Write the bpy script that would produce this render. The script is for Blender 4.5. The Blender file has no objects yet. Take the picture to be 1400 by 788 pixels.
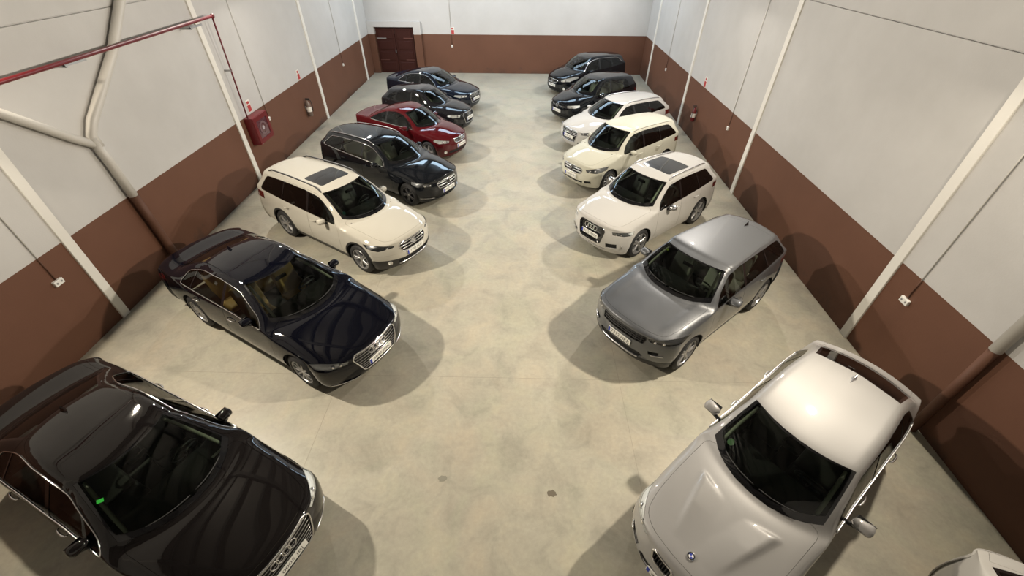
import bpy, bmesh, math, random
from mathutils import Vector, Matrix
from mathutils.bvhtree import BVHTree

R = math.radians
random.seed(7)
C = bpy.context.scene.collection
SC = bpy.context.scene

# ------------------------------------------------------------------ camera, sky, lights, exposure
H_CAM = 6.05
cam_d = bpy.data.cameras.new('camera')
cam_d.sensor_fit = 'HORIZONTAL'; cam_d.sensor_width = 36.0
cam_d.lens = 36.0 * 579.93 / 1400.0
cam_d.clip_start = 0.05; cam_d.clip_end = 200
cam = bpy.data.objects.new('camera', cam_d); C.objects.link(cam)
_p, _y, _r = 0.7041, -0.0182, 0.0054
def cam_axes():
    cp, sp = math.cos(_p), math.sin(_p)
    def unyaw(x, y, z):
        c, s = math.cos(-_y), math.sin(-_y)
        return Vector((x * c - y * s, x * s + y * c, z))
    fw = unyaw(0, cp, -sp); up = unyaw(0, sp, cp); rt = unyaw(1, 0, 0)
    c, s = math.cos(_r), math.sin(_r)
    return rt * c + up * s, up * c - rt * s, -fw
_rt, _up, _bk = cam_axes()
M = Matrix((_rt, _up, _bk)).transposed().to_4x4()
M.translation = Vector((0, 0, H_CAM))
cam.matrix_world = M
SC.camera = cam

W = bpy.data.worlds.new('world'); SC.world = W; W.use_nodes = True
W.node_tree.nodes['Background'].inputs[0].default_value = (0.55, 0.62, 0.75, 1)
W.node_tree.nodes['Background'].inputs[1].default_value = 0.3
SC.view_settings.view_transform = 'Standard'
SC.view_settings.look = 'None'
SC.view_settings.gamma = 1.0
SC.view_settings.exposure = EXPOSURE = 0.36
SC.view_settings.use_curve_mapping = False

XL, XR, YB, YN, ZC = -7.98, 6.39, 25.19, -4.5, 8.2
BAND = 1.834
FLOODS = [(-1, 5.5), (-1, 13.5), (-1, 20.7), (1, 5.35), (1, 13.27), (1, 20.7)]
FLOOD_Z = 5.7
FLOOD_POWER = (640.0, 540.0, 330.0)                                 # near, middle, far
FLOOD_COL = ((1.0, 0.885, 0.715), (1.0, 0.93, 0.83), (1.0, 0.945, 0.89))
SKY_STRIPS = [(22.6, 2.0)]
SKY_EMIT, SKY_COL = 6.0, (0.55, 0.78, 1.0)

# ------------------------------------------------------------------ helpers
def link(o, parent=None):
    C.objects.link(o)
    if parent is not None: o.parent = parent
    return o
def thing(name, label, cat, loc=(0, 0, 0), rz=0.0, group=None):
    o = bpy.data.objects.new(name, None); o.empty_display_size = 0.2
    o.location = loc; o.rotation_euler = (0, 0, rz)
    o['label'] = label; o['category'] = cat
    if group: o['group'] = group
    return link(o)
def tag(o, label, cat, group=None):
    o['label'] = label; o['category'] = cat
    if group: o['group'] = group
    return o
def mesh_obj(name, verts, faces, mat, parent=None, normals=None, smooth=True, mats=None, fm=None):
    me = bpy.data.meshes.new(name)
    me.from_pydata(verts, [], faces)
    me.materials.append(mat)
    for m in (mats or []): me.materials.append(m)
    if fm is not None: me.polygons.foreach_set('material_index', fm)
    if smooth: me.polygons.foreach_set('use_smooth', [True] * len(me.polygons))
    if normals is not None:
        me.normals_split_custom_set_from_vertices(normals)
    me.update()
    return link(bpy.data.objects.new(name, me), parent)
def bm_obj(name, bm, mat, parent=None, smooth=False, angle=None):
    me = bpy.data.meshes.new(name)
    bm.normal_update(); bm.to_mesh(me); bm.free()
    me.materials.append(mat)
    if smooth or angle:
        me.polygons.foreach_set('use_smooth', [True] * len(me.polygons))
        if angle: me.set_sharp_from_angle(angle=R(angle))
    return link(bpy.data.objects.new(name, me), parent)
def add_box(bm, x0, x1, y0, y1, z0, z1, bev=0.0, seg=2, mx=None):
    vs = [bm.verts.new((x, y, z)) for x in (x0, x1) for y in (y0, y1) for z in (z0, z1)]
    fs = [bm.faces.new([vs[i] for i in q]) for q in ((0, 1, 3, 2), (4, 6, 7, 5), (0, 4, 5, 1), (2, 3, 7, 6), (0, 2, 6, 4), (1, 5, 7, 3))]
    if bev > 0:
        es = list({e for f in fs for e in f.edges})
        r = bmesh.ops.bevel(bm, geom=es, offset=bev, segments=seg, affect='EDGES', profile=0.6)
        vs = list({v for f in r['faces'] for v in f.verts} | {v for v in vs if v.is_valid})
    if mx is not None:
        for v in vs: v.co = mx @ v.co
    return vs
def tube_geo(pts, r, n=8, closed=False, cap=True):
    """verts, faces of a round tube along pts"""
    pts = [Vector(p) for p in pts]; N = len(pts)
    V, F = [], []
    up = None
    for i, p in enumerate(pts):
        if closed: t = pts[(i + 1) % N] - pts[i - 1]
        else: t = pts[min(i + 1, N - 1)] - pts[max(i - 1, 0)]
        t.normalize()
        if up is None:
            up = Vector((0, 0, 1)) if abs(t.z) < 0.9 else Vector((1, 0, 0))
        a = up - t * up.dot(t)
        if a.length < 1e-6: a = t.orthogonal()
        a.normalize(); b = t.cross(a); up = a
        rr = r[i] if isinstance(r, (list, tuple)) else r
        for k in range(n):
            w = 2 * math.pi * k / n
            V.append(p + (a * math.cos(w) + b * math.sin(w)) * rr)
    for i in range(N if closed else N - 1):
        j = (i + 1) % N
        for k in range(n):
            l = (k + 1) % n
            F.append((i * n + k, i * n + l, j * n + l, j * n + k))
    if cap and not closed:
        F.append(tuple(range(n - 1, -1, -1))); F.append(tuple((N - 1) * n + k for k in range(n)))
    return V, F
def tube(name, pts, r, mat, parent=None, n=8, closed=False):
    V, F = tube_geo(pts, r, n, closed)
    return mesh_obj(name, V, F, mat, parent)
def lathe_geo(prof, n=32, axis='y', closed=False):
    V, F = [], []
    m = len(prof)
    for k in range(n):
        w = 2 * math.pi * k / n
        for a, r in prof:
            if axis == 'y': V.append((r * math.cos(w), a, r * math.sin(w)))
            elif axis == 'z': V.append((r * math.cos(w), r * math.sin(w), a))
            else: V.append((a, r * math.cos(w), r * math.sin(w)))
    for k in range(n):
        l = (k + 1) % n
        for i in range(m if closed else m - 1):
            j = (i + 1) % m
            F.append((k * m + i, k * m + j, l * m + j, l * m + i))
    return V, F
def lathe(name, prof, mat, parent=None, n=32, axis='y', loc=(0, 0, 0), angle=35):
    V, F = lathe_geo(prof, n, axis)
    bm = bmesh.new()
    vs = [bm.verts.new(v) for v in V]
    for f in F:
        try: bm.faces.new([vs[i] for i in f])
        except ValueError: pass
    bmesh.ops.remove_doubles(bm, verts=bm.verts, dist=1e-5)
    bmesh.ops.recalc_face_normals(bm, faces=bm.faces)
    o = bm_obj(name, bm, mat, parent, angle=angle); o.location = loc
    return o
def lerp_curve(pts, x):
    if x <= pts[0][0]: return pts[0][1]
    for (a, va), (b, vb) in zip(pts, pts[1:]):
        if x <= b:
            t = (x - a) / (b - a) if b > a else 0
            return va + (vb - va) * t
    return pts[-1][1]
def hull2d(P):
    P = sorted(set((round(a, 5), round(b, 5)) for a, b in P))
    def half(Q):
        h = []
        for p in Q:
            while len(h) > 1 and (h[-1][0] - h[-2][0]) * (p[1] - h[-2][1]) - (h[-1][1] - h[-2][1]) * (p[0] - h[-2][0]) <= 1e-9: h.pop()
            h.append(p)
        return h[:-1]
    return half(P) + half(P[::-1])
def round_poly(P, r, n=4):
    """round the corners of a convex 2-D polygon"""
    out = []
    N = len(P)
    for i in range(N):
        p = Vector(P[i]); a = Vector(P[i - 1]) - p; b = Vector(P[(i + 1) % N]) - p
        d = min(r, a.length * 0.45, b.length * 0.45)
        A = p + a.normalized() * d; B = p + b.normalized() * d
        for k in range(n + 1):
            t = k / n
            out.append(tuple(A * (1 - t) ** 2 + p * 2 * t * (1 - t) + B * t * t))
    return out

# ------------------------------------------------------------------ materials
def newmat(name):
    m = bpy.data.materials.new(name); m.use_nodes = True
    return m, m.node_tree, m.node_tree.nodes['Principled BSDF']
def simple(name, col, rough=0.5, metal=0.0, coat=0.0, emit=None, spec=0.5):
    m, nt, b = newmat(name)
    b.inputs['Base Color'].default_value = (*col, 1); b.inputs['Roughness'].default_value = rough
    b.inputs['Metallic'].default_value = metal; b.inputs['Coat Weight'].default_value = coat
    b.inputs['Specular IOR Level'].default_value = spec
    if emit:
        b.inputs['Emission Color'].default_value = (*emit[0], 1); b.inputs['Emission Strength'].default_value = emit[1]
    return m
def paint(name, col, metal=0.0, rough=0.4, flake=0.0):
    m, nt, b = newmat(name)
    b.inputs['Base Color'].default_value = (*col, 1); b.inputs['Metallic'].default_value = metal
    b.inputs['Roughness'].default_value = rough
    b.inputs['Specular IOR Level'].default_value = 0.5 if metal else 0.0
    b.inputs['Coat Weight'].default_value = 1.0; b.inputs['Coat Roughness'].default_value = 0.03
    if flake:
        tc = nt.nodes.new('ShaderNodeTexCoord'); nz = nt.nodes.new('ShaderNodeTexNoise')
        nz.inputs['Scale'].default_value = 900; nt.links.new(tc.outputs['Object'], nz.inputs['Vector'])
        bp = nt.nodes.new('ShaderNodeBump'); bp.inputs['Strength'].default_value = flake; bp.inputs['Distance'].default_value = 0.002
        nt.links.new(nz.outputs['Fac'], bp.inputs['Height']); nt.links.new(bp.outputs['Normal'], b.inputs['Normal'])
    return m
def glass(name, tint, refl=1.45, rough=0.0):
    m = bpy.data.materials.new(name); m.use_nodes = True
    nt = m.node_tree; nt.nodes.clear()
    out = nt.nodes.new('ShaderNodeOutputMaterial'); mix = nt.nodes.new('ShaderNodeMixShader')
    tr = nt.nodes.new('ShaderNodeBsdfTransparent'); gl = nt.nodes.new('ShaderNodeBsdfGlossy')
    fr = nt.nodes.new('ShaderNodeFresnel'); fr.inputs['IOR'].default_value = refl
    tr.inputs['Color'].default_value = (*tint, 1); gl.inputs['Roughness'].default_value = rough
    nt.links.new(fr.outputs[0], mix.inputs[0]); nt.links.new(tr.outputs[0], mix.inputs[1]); nt.links.new(gl.outputs[0], mix.inputs[2])
    nt.links.new(mix.outputs[0], out.inputs[0])
    return m
MT = dict(
    chrome=simple('chrome', (0.78, 0.78, 0.79), 0.12, 1.0),
    satin=simple('satin_metal', (0.55, 0.55, 0.56), 0.3, 1.0),
    plastic=simple('black_plastic', (0.018, 0.018, 0.019), 0.45),
    gloss=simple('gloss_black', (0.006, 0.006, 0.007), 0.06, 0, 0.5),
    dark=simple('dark_recess', (0.006, 0.006, 0.006), 0.8),
    rubber=simple('tyre_rubber', (0.016, 0.016, 0.017), 0.7),
    rim=simple('alloy_silver', (0.38, 0.38, 0.385), 0.34, 0.7),
    rimdark=simple('alloy_grey', (0.12, 0.12, 0.13), 0.3, 0.8),
    disc=simple('brake_steel', (0.25, 0.25, 0.26), 0.35, 1.0),
    glass=glass('green_tinted_glass', (0.62, 0.70, 0.62), 1.52),
    side=glass('side_glass', (0.42, 0.45, 0.42), 1.52),
    privacy=glass('privacy_glass', (0.05, 0.05, 0.055), 1.52),
    lens=glass('clear_lens', (0.9, 0.92, 0.93), 1.5),
    redlens=simple('red_lens', (0.09, 0.004, 0.004), 0.1, 0, 1.0),
    amber=simple('amber_lens', (0.6, 0.2, 0.02), 0.2, 0, 1.0),
    refl=simple('lamp_reflector', (0.80, 0.80, 0.78), 0.4, 0.1),
    refldark=simple('lamp_housing', (0.27, 0.27, 0.275), 0.32, 0.3),
    lining=simple('pillar_lining', (0.36, 0.37, 0.31), 0.7),
    cloth_dark=simple('dark_trim', (0.022, 0.022, 0.022), 0.75),
    cloth_tan=simple('tan_leather', (0.42, 0.26, 0.085), 0.5),
    cloth_grey=simple('grey_leather', (0.20, 0.20, 0.17), 0.6),
    cloth_black=simple('black_leather', (0.035, 0.034, 0.032), 0.5),
    cloth_beige=simple('beige_leather', (0.40, 0.38, 0.30), 0.55),
    headliner=simple('headliner', (0.30, 0.30, 0.28), 0.9),
    plate=simple('plate_white', (0.72, 0.72, 0.68), 0.35),
    blue=simple('plate_blue', (0.01, 0.03, 0.32), 0.35),
    ink=simple('plate_ink', (0.02, 0.02, 0.02), 0.4),
    paper=simple('paper_card', (0.75, 0.76, 0.72), 0.6),
    green=simple('green_sticker', (0.02, 0.42, 0.04), 0.5),
    dullgreen=simple('dull_green_sticker', (0.03, 0.16, 0.03), 0.5),
    lime=simple('yellow_green_sticker', (0.22, 0.30, 0.03), 0.5),
    teal=simple('teal_sticker', (0.03, 0.30, 0.26), 0.5),
    mirror=simple('mirror_glass', (0.8, 0.8, 0.8), 0.02, 1.0),
    white=simple('white_plastic', (0.75, 0.74, 0.70), 0.4),
)
# ------------------------------------------------------------------ car body surface
class Body:
    """Half body (y >= 0) as a dense smooth surface; x runs from the nose backwards."""
    def __init__(s, k, level=3):
        s.k = k
        s.rows = s.make_rows()
        s.bm = s.surface(level)
        s.lay = s.bm.faces.layers.int.new('rid')
        s.names = ['']
        s.tree = BVHTree.FromBMesh(s.bm)
    # plan half width along the length
    def plan(s, x):
        k = s.k; L, w = k['L'], k['hw']
        nt, rt = k.get('nose_taper', 0.09), k.get('tail_taper', 0.08)
        a = max(0.0, 1 - x / (0.30 * L)); b = max(0.0, (x - 0.72 * L) / (0.28 * L))
        return w - nt * a ** 2.0 - rt * b ** 2.0
    def make_rows(s):
        k = s.k; L = k['L']; rows = []
        def add(xs, xt, bow, z6, dz, y4, z3, dy3, y2=None, up=0.0):
            rows.append(dict(xs=xs, xt=xt, bow=bow, z6=z6, z4=z6 - dz, y4=y4, z3=z3, y3=(y2 if y2 else s.plan(xs)) - dy3, y2=(y2 if y2 else s.plan(xs)), up=up))
        zl, zc, zh, H = k['zl'], k['zc'], k['zh'], k['H']
        xcc, xce, xhc, xhe = k['xcc'], k['xce'], k['xhc'], k['xhe']
        yh, yr, yrr = k['yh'], k['yr'], k['yrr']       # bonnet edge, roof edge front, roof edge rear
        bz = lambda x: lerp_curve(k['belt'], x)
        hz = lambda t: zl + (zc - zl) * (1 - (1 - t) ** k.get('hood_pow', 1.7))
        xk = k.get('xk', 0.36); xq = k.get('xq', 0.20); x0 = k.get('x0', 0.05)
        hd = k.get('hood_drop', 0.05); sd = k.get('should_drop', 0.10); us = k.get('hood_crown', 0.0)
        zls = zl - hd
        add(xk, xq, x0 - xq, zl, hd + 0.02, yh - 0.08, zls - sd * 0.6, 0.035, up=us * .3)
        for t, b in ((0.22, 0.75), (0.5, 0.55), (0.8, 0.8)):
            xs = xk + (xce - xk) * t; xt = xq + (xce - xq) * t
            bow = (x0 - xq) * (1 - t) * b + (xcc - xce) * t * .8
            z6 = hz(t)
            add(xs, xt, bow, z6, hd, yh - 0.08 * (1 - t) ** 2, z6 - hd - sd * (0.8 + .2 * t), 0.035, up=us)
        bow = xcc - xce
        add(xce - .05, xce - .05, bow, zc - .01, hd * .9, yh, bz(xce - .05), .035, up=us * .5)
        # screen
        e = k.get('scuttle', .03)
        yw = k.get('yw', yh - .02)
        add(xce + .06, xce + .06, bow, zc + .02, e, yw, bz(xce + .06), .035)
        dzr = k.get('roof_drop', .05)
        for t in (.35, .72):
            f = t ** .93
            x = xce + (xhe - xce) * t
            add(x, x, bow + (xhc - xhe - bow) * t, zc + (zh - zc) * f + .012, e + (dzr - e) * t, yw + (yr - yw) * t + .012, bz(x), .04 + .012 * t)
        add(xhe - .03, xhe - .03, xhc - xhe, zh - .012, dzr, yr + .003, bz(xhe), .055)
        xp = k['xp']
        x = xhe + .14 if xhe + .14 < xp - .15 else (xhe + xp) / 2
        add(x, x, (xhc - xhe) * .8, zh + (H - zh) * .45, dzr, yr, bz(x), .055)
        add(xp, xp, (xhc - xhe) * .3, H, dzr, yr, bz(xp), .055)
        xr, zr = k['xr'], k['zr']
        x = (xp + xr) / 2
        add(x, x, 0, H - (H - zr) * k.get('roof_mid', .32), dzr, yr + (yrr - yr) * .4, bz(x), .055)
        xb, zb = k['xb'], k['zb']; br = k.get('bow_r', .08)
        if k['type'] == 'notch':
            x = xr - .06
            add(x, x, br * .5, zr + .01, dzr, yrr, bz(x), .05)
            for t in (.35, .8):
                x = xr + (xb - xr) * t
                add(x, x, br * (.5 + .5 * t), zr + (zb - zr) * (t ** 1.12) + .004, dzr * (1 - .6 * t), yrr + (k['yb'] - yrr) * t, bz(x), .05)
            add(xb + .02, xb + .02, br, zb - .008, .02, k['yb'], bz(xb), .05)
            x = (xb + L - .10) / 2 + .03
            add(x, x, br, (zb + k['zt']) / 2, .02, k['yb'] + .0, bz(x), .05)
            add(L - .26, L - .14, .07, k['zt'], .022, k['yb'] - .03, bz(L - .2), .05)
            add(L - .20, L - .09, .075, k['zt'] - .035, .03, k['yb'] - .04, bz(L - .1) - .03, .05)
        else:
            # hatch: the roof reaches back, the tail drops steeply
            dx = k.get('tail_dx', .12)
            x = xr - .30
            add(x, x, 0, zr + .035, dzr, yrr + .015, bz(x), .05)
            add(xr - .02 - dx, xr - .02, br, zr, dzr, yrr, bz(xr), .05)
            for t in (.25, .75):
                x = xr + (xb - xr) * t
                add(x - dx * (1 - t * .5), x, br, zr + (zb - zr) * t, dzr * (1 - .4 * t), yrr + (k['yb'] - yrr) * t, bz(x), .05)
            add(L - .30, xb + .01, br, zb, .03, k['yb'], bz(L), .05)
            add(L - .22, L - .11, .07, k['zt'], .03, k['yb'] - .02, k['zt'] - .07, .05)
        for r in rows:
            r['z3'] = min(r['z3'], r['z4'] - .035)
        return rows
    def surface(s, level):
        k = s.k; L = k['L']; rows = s.rows; n = len(rows)
        z0, z1, z2 = k.get('z0', .19), k.get('z1', .36), k.get('z2', .60)
        V, ids = [], {}
        def v(key, x, y, z):
            ids[key] = len(V); V.append((x, y, z))
        def lower(r):
            zz2 = min(z2, r['z3'] - .07)
            return [(r['y2'] - .07, z0), (r['y2'] - .012, min(z1, zz2 - .1)), (r['y2'], zz2), (r['y3'], r['z3'])]
        for sg in (1, -1):
            for i, r in enumerate(rows):
                lw = lower(r)
                for j, (y, z) in enumerate(lw):
                    # lower levels tuck in at the ends
                    v((sg, i, j), r['xs'], sg * y, z)
                v((sg, i, 4), r['xt'], sg * r['y4'], r['z4'])
                zz5 = r['z4'] + (r['z6'] - r['z4']) * .76 + r['up']
                v((sg, i, 5), r['xt'] + r['bow'] * .72, sg * r['y4'] * .54, zz5)
        for i, r in enumerate(rows):
            v((0, i, 6), r['xt'] + r['bow'], 0, r['z6'])
        def g(sg, i, j): return ids[(0, i, 6)] if j == 6 else ids[(sg, i, j)]
        F = []
        def q(sg, *a):
            F.append(tuple(a) if sg > 0 else tuple(a[::-1]))
        for sg in (1, -1):
            for i in range(n - 1):
                for j in range(6):
                    q(sg, g(sg, i, j), g(sg, i, j + 1), g(sg, i + 1, j + 1), g(sg, i + 1, j))
        # end caps
        fx = k.get('fx', (.10, .0, .0, .03)); rx = k.get('rx', (.08, .0, .02, .05))
        for end, i, xs in (('f', 0, [x + 0 for x in fx]), ('r', n - 1, [L - x for x in rx])):
            lw = lower(rows[i]); dirn = 1 if end == 'f' else -1
            for j in range(4):
                zz = lw[j][1]
                v((end, 0, j), xs[j], 0, zz)
                for sg in (1, -1):
                    v((end, sg, j), xs[j] + dirn * .05, sg * lw[j][0] * .56, zz)
            for sg in (1, -1):
                for j in range(4):
                    a = [g(sg, i, j), ids[(end, sg, j)], ids[(end, 0, j)]]
                    b = [g(sg, i, j + 1), ids[(end, sg, j + 1)] if j < 3 else g(sg, i, 5), ids[(end, 0, j + 1)] if j < 3 else g(sg, i, 6)]
                    for c in range(2):
                        if end == 'f': q(sg, a[c], a[c + 1], b[c + 1], b[c])
                        else: q(sg, a[c + 1], a[c], b[c], b[c + 1])
        me = bpy.data.meshes.new('cage'); me.from_pydata(V, [], F); me.update()
        cr = dict(k.get('creases', {3: .25, 4: .35})); cr.setdefault('hood', .22)
        at = me.attributes.new('crease_edge', 'FLOAT', 'EDGE')
        em = {tuple(sorted(e.vertices)): e.index for e in me.edges}
        for j, w in cr.items():
            lo, hi = (1, n - 1) if j == 3 else (5, n - 4) if j == 4 else (1, 5)
            for i in range(lo, hi):
                for sg in (1, -1):
                    jj = 4 if j == 'hood' else j
                    e = em.get(tuple(sorted((ids[(sg, i, jj)], ids[(sg, i + 1, jj)]))))
                    if e is not None: at.data[e].value = w
        o = bpy.data.objects.new('cage', me); C.objects.link(o)
        md = o.modifiers.new('s', 'SUBSURF'); md.levels = md.render_levels = level; md.use_limit_surface = True
        md.boundary_smooth = 'PRESERVE_CORNERS'
        T = [Vector(p) for p in V]
        for it in range(4):
            dg = bpy.context.evaluated_depsgraph_get(); dg.update()
            ev = o.evaluated_get(dg); m2 = ev.to_mesh()
            if it < 3:
                for i in range(len(T)):
                    me.vertices[i].co += (T[i] - m2.vertices[i].co) * .62
                ev.to_mesh_clear(); me.update(); o.update_tag()
            else:
                bm = bmesh.new(); bm.from_mesh(m2); ev.to_mesh_clear()
        bpy.data.objects.remove(o); bpy.data.meshes.remove(me)
        for key in list(bm.edges.layers.float.keys()): bm.edges.layers.float.remove(bm.edges.layers.float[key])
        f = k.get('shape')
        if f:
            for p in bm.verts: f(p.co)
        bmesh.ops.delete(bm, geom=[p for p in bm.verts if p.co.y < -1e-4], context='VERTS')
        for p in bm.verts:
            if abs(p.co.y) < 1e-4: p.co.y = 0
        bm.normal_update()
        return bm
    # ray onto the whole surface (y either sign)
    def hit(s, o, d):
        o, d = Vector(o), Vector(d)
        fl = o.y < -1e-6
        if fl: o.y, d.y = -o.y, -d.y
        r = s.tree.ray_cast(o, d.normalized())
        if r[0] is None: return None, None
        p, nn = r[0].copy(), r[1].copy()
        if nn.dot(d) > 0: nn = -nn
        if fl: p.y, nn.y = -p.y, -nn.y
        return p, nn
    def on_side(s, x, z, off=0.0, sg=1):
        p, n = s.hit((x, 3 * sg, z), (0, -sg, 0))
        return (p + n * off, n) if p else (None, None)
    def on_top(s, x, y, off=0.0):
        p, n = s.hit((x, y, 4), (0, 0, -1))
        return (p + n * off, n) if p else (None, None)
    def on_front(s, y, z, off=0.0):
        p, n = s.hit((-2, y, z), (1, 0, 0))
        return (p + n * off, n) if p else (None, None)
    def cut(s, name, pts, d, src=None, dot=0.03, box=None):
        """claim the faces inside the convex hull of pts seen along d"""
        bm, lay = s.bm, s.lay
        d = Vector(d).normalized()
        u = d.orthogonal().normalized(); w = d.cross(u)
        P = [(Vector(p).dot(u), Vector(p).dot(w)) for p in pts]
        P = hull2d(P)
        if name not in s.names: s.names.append(name)
        rid = s.names.index(name)
        src = 0 if src is None else s.names.index(src)
        x0, x1 = min(p[0] for p in P), max(p[0] for p in P); y0, y1 = min(p[1] for p in P), max(p[1] for p in P)
        cand = []
        for f in bm.faces:
            if f[lay] != src or f.normal.dot(d) < dot: continue
            c = f.calc_center_median()
            if box and not (box[0] < c.x < box[1] and box[2] < c.z < box[3]): continue
            a, b = c.dot(u), c.dot(w)
            if a < x0 - .15 or a > x1 + .15 or b < y0 - .15 or b > y1 + .15: continue
            cand.append(f)
        for i in range(len(P)):
            a2, b2 = P[i], P[(i + 1) % len(P)]
            a = u * a2[0] + w * a2[1]; b = u * b2[0] + w * b2[1]
            no = (b - a).cross(d).normalized()
            ins, strad = [], []
            for f in cand:
                ds = [(v.co - a).dot(no) for v in f.verts]
                if max(ds) <= 1e-6: ins.append(f)
                elif min(ds) < -1e-6: strad.append(f)
            if strad:
                geom = list({v for f in strad for v in f.verts}) + list({e for f in strad for e in f.edges}) + strad
                r = bmesh.ops.bisect_plane(bm, geom=geom, dist=1e-6, plane_co=a, plane_no=no)
                for f in r['geom']:
                    if isinstance(f, bmesh.types.BMFace) and (f.calc_center_median() - a).dot(no) < 0: ins.append(f)
            cand = ins
        for f in cand: f[lay] = rid
        return len(cand)
    def kill(s, name):
        rid = s.names.index(name)
        bmesh.ops.delete(s.bm, geom=[f for f in s.bm.faces if f[s.lay] == rid], context='FACES')
    def piece(s, names, side='C', gap=0.0, thick=0.0, off=0.0, push=None, walls=None, keep=None, solid_under=False):
        """arrays (verts, faces, normals) of a region in the final car frame"""
        if isinstance(names, str): names = [names]
        rids = {s.names.index(n) for n in names if n in s.names}
        fs = [f for f in s.bm.faces if f[s.lay] in rids and (keep is None or keep(f.calc_center_median()))]
        idx, P, N, F = {}, [], [], []
        for f in fs:
            q = []
            for v in f.verts:
                if v not in idx:
                    idx[v] = len(P); P.append(v.co.copy()); N.append(v.normal.copy())
                q.append(idx[v])
            F.append(q)
        cnt = {}
        for fi, q in enumerate(F):
            for a, b in zip(q, q[1:] + q[:1]):
                key = (a, b) if a < b else (b, a)
                cnt.setdefault(key, []).append((a, b, fi))
        bd = [t[0] for kx, t in cnt.items() if len(t) == 1 and not (side == 'C' and abs(P[t[0][0]].y) < 1e-4 and abs(P[t[0][1]].y) < 1e-4)]
        inw = {}
        for a, b, fi in bd:
            e = P[b] - P[a]
            if e.length < 1e-7: continue
            m = fs[fi].normal.cross(e).normalized()
            for t in (a, b): inw[t] = inw.get(t, Vector()) + m * e.length
        for t in inw:
            if inw[t].length > 1e-9: inw[t].normalize()
            if side == 'C' and abs(P[t].y) < 1e-4: inw[t].y = 0
        if gap:
            for t, m in inw.items(): P[t] = P[t] + m * gap
        P0 = [p.copy() for p in P]
        if push is not None:
            pv = Vector(push)
            P = [p + pv for p in P]
        if off: P = [p + n * off for p, n in zip(P, N)]
        if thick:
            base = {}
            def dupv(t, p, nn):
                P.append(p); N.append(nn); return len(P) - 1
            for a, b, fi in bd:
                na = -inw.get(a, Vector((0, 0, 1))); nb = -inw.get(b, Vector((0, 0, 1)))
                for t, nn in ((a, na), (b, nb)):
                    if t not in base:
                        base[t] = (dupv(t, P[t].copy(), nn), dupv(t, P[t] - N[t] * thick, nn))
                F.append([base[b][0], base[a][0], base[a][1], base[b][1]])
        if walls:
            base = {}
            for a, b, fi in bd:
                for t in (a, b):
                    if t not in base:
                        nn = inw.get(t, Vector((0, 0, 1)))
                        P.append(P0[t]); N.append(nn); i0 = len(P) - 1
                        P.append(P[t].copy()); N.append(nn); base[t] = (i0, len(P) - 1)
                F.append([base[a][0], base[b][0], base[b][1], base[a][1]])
        Lh = s.k['L'] / 2
        tf = lambda p: (Lh - p.x, -p.y, p.z)
        tn = lambda n: (-n.x, -n.y, n.z)
        if side == 'L':
            return [tf(p) for p in P], [tuple(q) for q in F], [tn(n) for n in N]
        mir = lambda p: Vector((p.x, -p.y, p.z))
        if side == 'R':
            return [tf(mir(p)) for p in P], [tuple(q[::-1]) for q in F], [tn(mir(n)) for n in N]
        V = [tf(p) for p in P]; NN = [tn(n) for n in N]; FF = [tuple(q) for q in F]
        for i, n in enumerate(NN):
            if abs(P[i].y) < 1e-4:
                m = Vector((n[0], 0, n[2]))
                if m.length > .1: NN[i] = tuple(m.normalized())
        mp = []
        for p, n in zip(P, NN[:]):
            if abs(p.y) < 1e-4: mp.append(len(mp))
            else:
                V.append((Lh - p.x, p.y, p.z)); NN.append((n[0], -n[1], n[2])); mp.append(len(V) - 1)
        FF += [tuple(mp[i] for i in q[::-1]) for q in F]
        return V, FF, NN
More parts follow.
